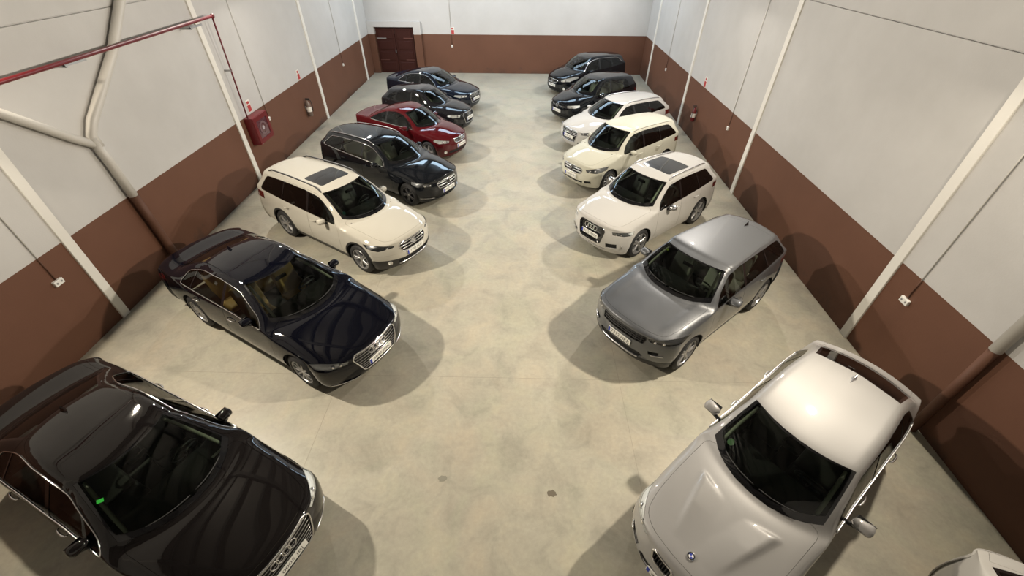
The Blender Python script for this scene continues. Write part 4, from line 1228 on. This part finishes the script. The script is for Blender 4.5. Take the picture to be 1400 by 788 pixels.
# ------------------------------------------------------------------ room shell
def noise_col(nt, vec, scale, detail=4, rough=.6):
    n = nt.nodes.new('ShaderNodeTexNoise'); n.inputs['Scale'].default_value = scale
    n.inputs['Detail'].default_value = detail; n.inputs['Roughness'].default_value = rough
    nt.links.new(vec, n.inputs['Vector']); return n
def ramp(nt, fac, stops):
    r = nt.nodes.new('ShaderNodeValToRGB'); e = r.color_ramp.elements
    while len(e) < len(stops): e.new(.5)
    for q, (p, c) in zip(e, stops): q.position = p; q.color = (*c, 1)
    nt.links.new(fac, r.inputs[0]); return r
def mixc(nt, fac, a, b, mode='MIX'):
    m = nt.nodes.new('ShaderNodeMix'); m.data_type = 'RGBA'; m.blend_type = mode
    if isinstance(fac, float): m.inputs[0].default_value = fac
    else: nt.links.new(fac, m.inputs[0])
    for s, v in ((6, a), (7, b)):
        if isinstance(v, tuple): m.inputs[s].default_value = (*v, 1)
        else: nt.links.new(v, m.inputs[s])
    return m.outputs[2]
def wall_material():
    m, nt, b = newmat('painted_concrete')
    g = nt.nodes.new('ShaderNodeNewGeometry'); sp = nt.nodes.new('ShaderNodeSeparateXYZ')
    nt.links.new(g.outputs['Position'], sp.inputs[0])
    n = noise_col(nt, g.outputs['Position'], .7, 6)
    wht = ramp(nt, n.outputs['Fac'], [(.3, (.455, .445, .43)), (.7, (.52, .51, .495))])
    brn = ramp(nt, n.outputs['Fac'], [(.3, (.112, .050, .030)), (.7, (.132, .060, .036))])
    lt = nt.nodes.new('ShaderNodeMath'); lt.operation = 'LESS_THAN'; lt.inputs[1].default_value = BAND
    nt.links.new(sp.outputs['Z'], lt.inputs[0])
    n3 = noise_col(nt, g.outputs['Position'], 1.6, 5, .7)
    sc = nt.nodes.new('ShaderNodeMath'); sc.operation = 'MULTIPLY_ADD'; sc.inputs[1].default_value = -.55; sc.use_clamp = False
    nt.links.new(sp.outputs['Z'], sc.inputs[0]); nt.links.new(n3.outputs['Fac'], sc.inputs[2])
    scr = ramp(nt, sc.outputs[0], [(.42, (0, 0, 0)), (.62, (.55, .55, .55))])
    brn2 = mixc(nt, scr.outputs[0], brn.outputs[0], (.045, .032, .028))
    nt.links.new(mixc(nt, lt.outputs[0], wht.outputs[0], brn2), b.inputs['Base Color'])
    b.inputs['Roughness'].default_value = .62; b.inputs['Specular IOR Level'].default_value = .3
    n2 = noise_col(nt, g.outputs['Position'], 40, 4)
    bp = nt.nodes.new('ShaderNodeBump'); bp.inputs['Strength'].default_value = .12; bp.inputs['Distance'].default_value = .01
    nt.links.new(n2.outputs['Fac'], bp.inputs['Height']); nt.links.new(bp.outputs['Normal'], b.inputs['Normal'])
    return m
def floor_material():
    m, nt, b = newmat('polished_concrete')
    g = nt.nodes.new('ShaderNodeNewGeometry'); P = g.outputs['Position']
    n1 = noise_col(nt, P, .33, 5, .62); n2 = noise_col(nt, P, 1.7, 7, .65); n3 = noise_col(nt, P, 14, 5, .7)
    c1 = ramp(nt, n1.outputs['Fac'], [(.30, (.325, .30, .245)), (.52, (.365, .345, .28)), (.72, (.41, .385, .32))])
    c2 = ramp(nt, n2.outputs['Fac'], [(.32, (.82, .83, .84)), (.5, (1, 1, 1)), (.72, (1.13, 1.09, 1.04))])
    c3 = ramp(nt, n3.outputs['Fac'], [(.3, (.90, .90, .90)), (.7, (1.06, 1.06, 1.06))])
    n4 = noise_col(nt, P, .9, 3, .5); n4.inputs['Distortion'].default_value = 1.2; n2.inputs['Distortion'].default_value = .7
    c4 = ramp(nt, n4.outputs['Fac'], [(.35, (.985, 1.008, .985)), (.5, (1, 1, 1)), (.65, (1.02, .995, .985))])
    x = mixc(nt, 1.0, c1.outputs[0], c2.outputs[0], 'MULTIPLY'); x = mixc(nt, 1.0, x, c4.outputs[0], 'MULTIPLY'); x = mixc(nt, 1.0, x, c3.outputs[0], 'MULTIPLY')
    nt.links.new(x, b.inputs['Base Color'])
    r = ramp(nt, n2.outputs['Fac'], [(.3, (.34,) * 3), (.7, (.50,) * 3)])
    nt.links.new(r.outputs[0], b.inputs['Roughness']); b.inputs['Specular IOR Level'].default_value = .35
    return m
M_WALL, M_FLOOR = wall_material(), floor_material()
M_WHITE = simple('white_painted_steel', (.70, .68, .63), .5)
M_DECK = simple('ceiling_sheet', (.14, .135, .13), .55)
M_BEAM = simple('ceiling_beam', (.04, .04, .04), .6)
M_PVC = simple('white_pvc_pipe', (.52, .50, .46), .45)
M_BROWN = simple('brown_painted_pipe', (.098, .044, .027), .6, spec=.3)
M_RED = simple('red_fire_paint', (.125, .008, .011), .38)
M_DOOR = simple('dark_red_brown_wood', (.036, .008, .005), .6, spec=.25)
M_GREY = simple('galvanised_steel', (.34, .34, .34), .45, .7)
def structure(o):
    o['kind'] = 'structure'; return o
def box_obj(name, x0, x1, y0, y1, z0, z1, mat, parent=None, bev=0.0):
    bm = bmesh.new(); add_box(bm, x0, x1, y0, y1, z0, z1, bev, 1)
    return bm_obj(name, bm, mat, parent)
floor = structure(box_obj('floor', XL - .3, XR + .3, YN - .3, YB + .3, -.2, 0, M_FLOOR))
M_JOINT = simple('joint_filler', (.25, .23, .19), .8)
for xj in (-3.1, 1.80):
    box_obj('floor_joint', xj - .002, xj + .002, YN, YB, -.01, .0008, M_JOINT, floor)
for yj in (-1.2, 4.67, 10.5, 16.4, 22.2):
    box_obj('floor_joint', XL, XR, yj - .002, yj + .002, -.01, .0008, M_JOINT, floor)
BAYS_L = [6.07 + 5.867 * i for i in range(-2, 4)]
BAYS_R = [5.876 + 5.867 * i for i in range(-2, 4)]
JOINT = 4.86
def side_wall(name, x, sg, bays):
    # a backing slab with separate precast panels between the columns; sg points out of the room
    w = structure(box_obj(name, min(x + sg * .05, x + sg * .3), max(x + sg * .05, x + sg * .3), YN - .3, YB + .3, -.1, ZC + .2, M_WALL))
    ys = [YN] + bays + [YB]
    for a, b in zip(ys, ys[1:]):
        for z0, z1 in ((0, JOINT - .008), (JOINT + .008, ZC)):
            if b - a < .3: continue
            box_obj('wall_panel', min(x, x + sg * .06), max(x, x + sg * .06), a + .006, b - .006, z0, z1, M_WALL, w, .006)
    return w
wall_l = side_wall('wall_left', XL, -1, BAYS_L)
wall_r = side_wall('wall_right', XR, 1, BAYS_R)
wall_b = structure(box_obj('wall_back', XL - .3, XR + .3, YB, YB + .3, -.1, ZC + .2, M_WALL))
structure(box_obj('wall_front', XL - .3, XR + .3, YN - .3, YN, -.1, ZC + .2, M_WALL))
n = 0
for x, sg, bays in ((XL, 1, BAYS_L), (XR, -1, BAYS_R)):
    for y in bays:
        n += 1
        structure(box_obj('trim_%d' % n, min(x - sg * .02, x + sg * .035), max(x - sg * .02, x + sg * .035), y - .09, y + .09, 0, ZC, M_WHITE, None, .006))
# ceiling: sheet, purlins, beams, daylight strips
ceil = structure(box_obj('ceiling', XL - .3, XR + .3, YN - .3, YB + .3, ZC, ZC + .15, M_DECK))
for y in BAYS_L:
    box_obj('beam', XL + .05, XR - .05, y - .16, y + .16, ZC - .55, ZC - .02, M_BEAM, ceil)
for i in range(12):
    x = XL + .7 + i * 1.18
    box_obj('purlin', x - .07, x + .07, YN, YB, ZC - .22, ZC - .005, M_BEAM, ceil)
M_SKY = simple('daylight_panel', (.8, .85, .9), .6, emit=(SKY_COL, SKY_EMIT))
for y, w in SKY_STRIPS:
    for i in range(4):
        xa = XL + 1.2 + i * 3.25
        structure(box_obj('window_%d' % (1 + i + 4 * SKY_STRIPS.index((y, w))), xa, xa + 2.6, y - w / 2, y + w / 2, ZC - .30, ZC - .27, M_SKY))
# ------------------------------------------------------------------ flood lamps on the side walls (above the frame)
M_LENS = simple('flood_lens', (.9, .9, .85), .3, emit=(FLOOD_COL[1], 6.0))
M_HOUSE = simple('lamp_body', (.06, .06, .065), .4, .6)
for sg, y in FLOODS:
    x = XL if sg < 0 else XR
    side = 'left' if sg < 0 else 'right'
    place = {5.5: 'nearest to the mezzanine', 5.35: 'nearest to the mezzanine', 13.5: 'halfway along', 13.27: 'halfway along', 20.7: 'nearest to the far end'}[y]
    t = thing('flood_lamp', 'black flood lamp high on the %s wall, %s' % (side, place), 'lamp', (x - sg * .30, y, FLOOD_Z), 0, 'wall flood lamps')
    aim = Vector((-sg * .97, 0, -.243))
    q = aim.to_track_quat('-Z', 'Y').to_matrix().to_4x4()
    bm = bmesh.new(); add_box(bm, -.13, .13, -.17, .17, 0, .06, .01, 1, q); bm_obj('housing', bm, M_HOUSE, t)
    bm = bmesh.new(); add_box(bm, -.11, .11, -.15, .15, -.004, .0, 0, 1, q); bm_obj('lens', bm, M_LENS, t)
    tube('bracket', [(sg * .30, 0, .10), (sg * .05, 0, .10), (0, 0, .05)], .018, M_HOUSE, t)
    ld = bpy.data.lights.new('flood_light', 'AREA'); ld.shape = 'RECTANGLE'; ld.size = .22; ld.size_y = .30
    row = 0 if y < 8 else 1 if y < 17 else 2
    ld.energy = FLOOD_POWER[row]; ld.color = FLOOD_COL[row]
    lo = bpy.data.objects.new('flood_light', ld); C.objects.link(lo); lo.parent = t
    lo.matrix_local = Matrix.Translation(aim * .012) @ q

# ------------------------------------------------------------------ things on the walls
# drain pipes
def pipe(name, label, pts, r, mat, n=12):
    V, F = tube_geo(pts, r, n)
    return V, F
t = thing('drain_pipe', 'white Y-shaped drain pipe on the left wall, painted brown below the white band', 'pipe', (XL + .09, 7.65, 0))
o0 = Vector((XL + .09, 7.65, 0))
def rel(pts, o): return [tuple(Vector(p) - o) for p in pts]
x = XL + .10
tube('branch_pipe', rel([(x, 11.45, ZC - .3), (x, 11.45, 6.5), (x, 11.30, 6.15), (x, 10.3, 5.4), (x, 9.0, 4.2), (x, 7.75, 3.30), (x, 7.58, 3.10), (x, 7.60, 2.9)], o0), .085, M_PVC, t, 14)
tube('branch_pipe', rel([(x - .01, 5.74, ZC - .3), (x - .01, 5.74, 4.55), (x - .01, 5.88, 4.25), (x - .01, 6.44, 3.88), (x - .01, 7.25, 3.18), (x - .01, 7.55, 2.95)], o0), .075, M_PVC, t, 14)
tube('down_pipe', rel([(x, 7.54, 3.08), (x, 7.60, 2.6), (x, 7.65, BAND)], o0), .085, M_PVC, t, 14)
b_ = tube('lower_pipe', rel([(x, 7.65, BAND + .02), (x, 7.70, 1.2), (x, 7.74, .42), (x + .06, 7.76, .20), (x + .12, 7.78, 0)], o0), .088, M_BROWN, t, 14)
b_['label'] = 'brown painted lower length'
t = thing('drain_pipe', 'straight drain pipe on the right wall, white above and brown below', 'pipe', (XR - .09, 3.85, 0))
o0 = Vector((XR - .09, 3.85, 0))
tube('down_pipe', rel([(XR - .09, 3.87, ZC - .3), (XR - .09, 3.86, BAND)], o0), .074, M_PVC, t, 14)
b_ = tube('lower_pipe', rel([(XR - .09, 3.86, BAND + .02), (XR - .09, 3.84, 0)], o0), .070, M_BROWN, t, 14)
b_['label'] = 'brown painted lower length'
# red fire main, cabinet, brackets
t = thing('fire_main', 'red fire water pipe running along the left wall and down to the hose cabinet', 'pipe', (XL + .24, 12.3, 1.9))
o0 = Vector((XL + .24, 12.3, 1.9))
tube('main_pipe', rel([(XL + .24, 1.0, 4.20), (XL + .24, 12.25, 4.345)], o0), .036, M_RED, t, 12)
tube('drop_pipe', rel([(XL + .24, 12.28, 4.36), (XL + .18, 12.30, 3.2), (XL + .12, 12.30, 1.835)], o0), .020, M_RED, t, 10)
bm = bmesh.new(); bmesh.ops.create_uvsphere(bm, u_segments=12, v_segments=8, radius=.052); 
for v in bm.verts: v.co += Vector((0, 0, 2.445))
bm_obj('elbow', bm, M_RED, t, smooth=True)
for y in (7.75, 11.3):
    bm = bmesh.new(); add_box(bm, -.235, .03, y - 12.3 - .02, y - 12.3 + .02, 2.31, 2.35); add_box(bm, -.015, .015, y - 12.3 - .02, y - 12.3 + .45, 2.325, 2.365)
    bm_obj('bracket', bm, M_GREY, t)
bm = bmesh.new(); add_box(bm, -.235, -.05, -.03, .03, 1.18, 1.22); bm_obj('bracket', bm, M_GREY, t)
t = thing('hose_cabinet', 'red fire hose cabinet with a glazed door on the left wall', 'cabinet', (XL + .003, 12.68, 1.45))
bm = bmesh.new(); add_box(bm, .0, .235, -.42, .42, -.38, .38, .012, 2); bm_obj('cabinet_body', bm, M_RED, t)
dr = bmesh.new()
for (a, b, c, d) in ((-.41, -.29, -.37, .37), (.29, .41, -.37, .37), (-.29, .29, .25, .37), (-.29, .29, -.37, -.25)): add_box(dr, .237, .262, a, b, c, d)
d_ = bm_obj('cabinet_door', dr, M_RED, t)
bm = bmesh.new(); add_box(bm, .240, .246, -.29, .29, -.25, .25); bm_obj('pane', bm, simple('cabinet_glass', (.10, .035, .045), .08, 0, 1), d_)
V, F = lathe_geo([(.247, .19), (.258, .19), (.258, .14), (.247, .14)], 24, 'x', True); mesh_obj('hose_reel', V, F, simple('reel_grey', (.16, .10, .11), .4), t, smooth=False)
V, F = lathe_geo([(.247, .001), (.256, .001), (.256, .06), (.247, .06)], 16, 'x'); mesh_obj('hose_reel_hub', V, F, simple('reel_hub', (.38, .34, .36), .4), t, smooth=False)
bm = bmesh.new(); bmesh.ops.create_uvsphere(bm, u_segments=10, v_segments=8, radius=.045, matrix=Matrix.Translation((.12, -.12, -.42))); bm_obj('drain_valve', bm, M_GREY, t, smooth=True)
# little signs above the fire equipment
M_SIGN = simple('sign_red', (.42, .05, .05), .4)
def sign(label, loc, rz):
    # a small plate screwed flat on the wall, local x is the wall normal
    t = thing('wall_sign', label, 'sign', loc, rz, 'fire equipment signs')
    bm = bmesh.new(); add_box(bm, .002, .012, -.10, .10, -.16, .16, .002, 1); bm_obj('sign_plate', bm, M_WHITE, t)
    bm = bmesh.new(); add_box(bm, .0115, .0145, -.085, .085, -.145, .03, .001, 1); bm_obj('sign_field', bm, M_SIGN, t)
    bm = bmesh.new(); add_box(bm, .0115, .0145, -.06, .06, .06, .13, .001, 1); bm_obj('pictogram', bm, M_SIGN, t)
sign('small red and white sign fixed flat above the red hose cabinet', (XL, 12.75, 2.04), 0)
sign('small red sign fixed flat above the extinguisher on the left wall', (XL, 16.3, 2.02), 0)
sign('small red sign fixed flat above the extinguisher on the right wall', (XR, 15.97, 2.0), math.pi)
sign('small red and white sign on the back wall beside the conduit', (-3.60, YB, 2.0), -math.pi / 2)
def extinguisher(label, loc, rz, mat, s=1.0):
    t = thing('fire_extinguisher', label, 'extinguisher', loc, rz, 'fire extinguishers')
    o = lathe('cylinder', [(-.24 * s, .001), (-.24 * s, .066 * s), (-.22 * s, .075 * s), (.12 * s, .075 * s), (.18 * s, .05 * s), (.21 * s, .028 * s), (.25 * s, .026 * s), (.25 * s, .001)], mat, t, 20, 'z', (.10 * s, 0, 0))
    bm = bmesh.new(); add_box(bm, .06 * s, .20 * s, -.014 * s, .014 * s, .25 * s, .275 * s, .004, 1); add_box(bm, .06 * s, .19 * s, -.012 * s, .012 * s, .29 * s, .305 * s, .003, 1); bm_obj('handle', bm, MT['plastic'], t)
    tube('hose', [(.13 * s, .02 * s, .25 * s), (.18 * s, .07 * s, .22 * s), (.19 * s, .085 * s, .05 * s), (.17 * s, .08 * s, -.12 * s)], .012 * s, MT['plastic'], t, 8)
    bm = bmesh.new(); add_box(bm, 0, .03 * s, -.05 * s, .05 * s, -.02 * s, .06 * s); bm_obj('wall_bracket', bm, M_GREY, t)
    V, F = lathe_geo([(-.10 * s, .0765 * s), (.04 * s, .0765 * s)], 16, 'z'); o2 = mesh_obj('label_band', V, F, M_WHITE, t); o2.location = (.10 * s, 0, 0)
extinguisher('dark fire extinguisher hung on the brown band of the left wall', (XL, 16.15, .92), 0, simple('extinguisher_grey', (.16, .12, .10), .4, .3), 1.15)
extinguisher('red fire extinguisher hung on the brown band of the right wall', (XR, 16.02, .90), math.pi, M_RED, 1.0)
# sockets with their cables
def socket(label, x, sg, y, z, two, rz=None):
    t = thing('socket_box', label, 'socket', (x, y, z), rz if rz is not None else 0 if sg > 0 else math.pi, 'wall sockets with a cable')
    w = .085 if two else .045
    bm = bmesh.new(); add_box(bm, 0, .05, -w, w, -.05, .05, .010, 2); o = bm_obj('socket_case', bm, MT['white'], t)
    for yy in ((-.042, .042) if two else (0,)):
        V, F = lathe_geo([(.0515, .001), (.0515, .018)], 12, 'x'); f = mesh_obj('outlet', V, F, M_GREY, o); f.location = (0, yy, 0)
    tube('cable', [(.02, 0, .06), (.018, 0, BAND - z)], .011, M_BROWN, t, 6)
    c = tube('cable', [(.018, 0, BAND - z), (.018, 0, 5.5 - z)], .009, M_PVC, t, 6)
socket('white double socket on the brown left wall, nearest to the mezzanine', XL, 1, 5.49, 1.34, True)
socket('white socket on the left wall just beyond the red hose cabinet', XL, 1, 13.53, 1.42, False)
socket('white socket on the left wall towards the far corner', XL, 1, 20.7, 1.37, False)
socket('white double socket on the brown right wall behind the silver car', XR, -1, 5.32, 1.40, True)
socket('white socket on the right wall between the extinguisher and the near columns', XR, -1, 13.26, 1.38, False)
socket('white socket on the right wall towards the far corner', XR, -1, 20.68, 1.31, False)
socket('small socket on the brown back wall at the end of a pale conduit', -3.67, 1, YB, 1.30, False, -math.pi / 2)
# ------------------------------------------------------------------ door in the back wall with its frame
d = structure(thing('door_1', 'dark red-brown double door in the back wall', 'door', (-6.62, YB, 0)))
for a in ('label', 'category'): del d[a]
for sx in (-1, 1):
    x0, x1 = (-.97, -.01) if sx < 0 else (.01, .97)
    lf = box_obj('door_leaf', x0, x1, -.06, .0, .02, 2.10, M_DOOR, d, .006)
    for i in range(4):
        z0 = .12 + i * .50
        box_obj('door_panel', x0 + .10, x1 - .10, -.085, -.055, z0, z0 + .40, M_DOOR, lf, .012)
    box_obj('hinge_bar', x0 + .02 if sx < 0 else x1 - .52, x0 + .52 if sx < 0 else x1 - .02, -.10, -.086, 1.62, 1.67, M_GREY if sx < 0 else simple('rusty_bar', (.10, .035, .025), .5), lf)
    box_obj('hinge_bar', x0 + .05 if sx < 0 else x1 - .52, x0 + .52 if sx < 0 else x1 - .05, -.10, -.086, .62, .655, simple('rusty_bar', (.09, .03, .022), .5), lf)
bm = bmesh.new(); add_box(bm, -.05, -.02, -.13, -.06, .98, 1.12, .006, 1); bm_obj('door_handle', bm, M_GREY, d)
structure(box_obj('trim_30', -7.62, -5.62, YB - .05, YB + .02, 2.11, 2.16, M_DOOR))
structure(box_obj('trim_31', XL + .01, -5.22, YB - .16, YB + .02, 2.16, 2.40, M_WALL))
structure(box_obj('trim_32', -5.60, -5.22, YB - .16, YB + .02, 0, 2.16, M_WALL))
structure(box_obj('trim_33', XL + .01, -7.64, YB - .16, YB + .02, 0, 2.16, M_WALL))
# marks on the floor
def blot(loc, r, n, col, label):
    bm = bmesh.new(); rnd = random.Random(n)
    vs = [bm.verts.new((loc[0] + r * (.6 + .5 * rnd.random()) * math.cos(2 * math.pi * i / 14), loc[1] + r * .75 * (.6 + .5 * rnd.random()) * math.sin(2 * math.pi * i / 14), .0015)) for i in range(14)]
    bm.faces.new(vs); o = bm_obj('floor_stain', bm, simple('stain', col, .6), None)
    tag(o, label, 'stain')
blot((.53, 2.68), .075, 3, (.12, .10, .07), 'small dark brown stain on the floor between the two nearest cars')
blot((-1.04, 2.85), .075, 5, (.20, .19, .15), 'faint round grey stain on the floor in front of the nearest black car')

# ------------------------------------------------------------------ the cars in their two rows
CARS = [
    ('sedan_black', 'sedan', 'black sedan in the lower left corner, nearest to the camera', -4.764, 2.563, -22.95, 0.930, 0.910, 'cars parked along the left wall'),
    ('sedan_navy', 'sedan', 'dark blue sedan with tan seats, second from the camera on the left', -4.556, 6.001, -28.82, 0.980, 0.970, 'cars parked along the left wall'),
    ('outback', 'estate_car', 'pearl white estate car with black sunroof and black lower cladding', -4.353, 9.100, -32.07, 0.985, 0.940, 'cars parked along the left wall'),
    ('estate_black', 'estate_car', 'black estate car with chrome roof rails and a star badge', -3.972, 12.163, -31.85, 0.980, 0.930, 'cars parked along the left wall'),
    ('coupe_red', 'coupe', 'dark red two-door car, the only red one', -3.834, 14.984, -27.21, 0.930, 0.880, 'cars parked along the left wall'),
    ('hatch_charcoal', 'hatchback', 'dark grey hatchback parked just beyond the red car', -3.673, 17.239, -22.0, 0.920, 0.880, 'cars parked along the left wall'),
    ('sedan_blue', 'sedan', 'dark blue sedan farthest away on the left, before the double door', -3.855, 19.922, -25.22, 0.920, 0.950, 'cars parked along the left wall'),
    ('suv_silver', 'suv', 'silver SUV in the lower right foreground, nearest to the camera on that side', 3.476, 2.837, -142.66, 0.950, 0.945, 'cars parked along the right wall'),
    ('suv_grey', 'suv', 'grey SUV, second from the camera on the right', 3.378, 6.446, -140.43, 0.945, 0.935, 'cars parked along the right wall'),
    ('suv_white', 'suv', 'white SUV with black sunroof and silver mirrors on the right', 3.240, 9.813, -139.93, 0.925, 0.940, 'cars parked along the right wall'),
    ('mpv_cream', 'hatchback', 'ivory white tall hatchback with a star badge on the right', 3.158, 13.136, -142.38, 0.940, 0.920, 'cars parked along the right wall'),
    ('estate_white', 'estate_car', 'white estate car with silver roof rails parked beyond the ivory hatchback', 3.483, 16.020, -146.33, 0.920, 0.950, 'cars parked along the right wall'),
    ('hatch_black', 'hatchback', 'black hatchback with beige seats parked beyond the white estate car', 3.033, 18.852, -144.21, 0.930, 0.900, 'cars parked along the right wall'),
    ('mpv_black', 'hatchback', 'black tall hatchback farthest away on the right, by the back wall', 3.136, 22.475, -146.63, 0.950, 0.930, 'cars parked along the right wall'),
    ('suv_cropped', 'suv', 'white car whose rear corner just enters the frame at lower right', 4.24, -.36, -125, .95, .93, 'cars parked along the right wall'),
]
SPECS['suv_cropped'] = dict(SPECS['suv_silver'], paint=PAINT['white'], plate=(.53, None), level=3, stickers=[], taillight=None, xr=3.25, zr=1.56, yrr=.64, yb=.70, zb=1.15, zt=1.08, xp=2.6, hw=.86, fin=3.0)
for key, nm, lab, x, y, rz, sx, sy, grp in CARS:
    build_car(SPECS[key], nm, lab, (x, y, 0), R(rz), grp).scale = (sx, sy, 1)
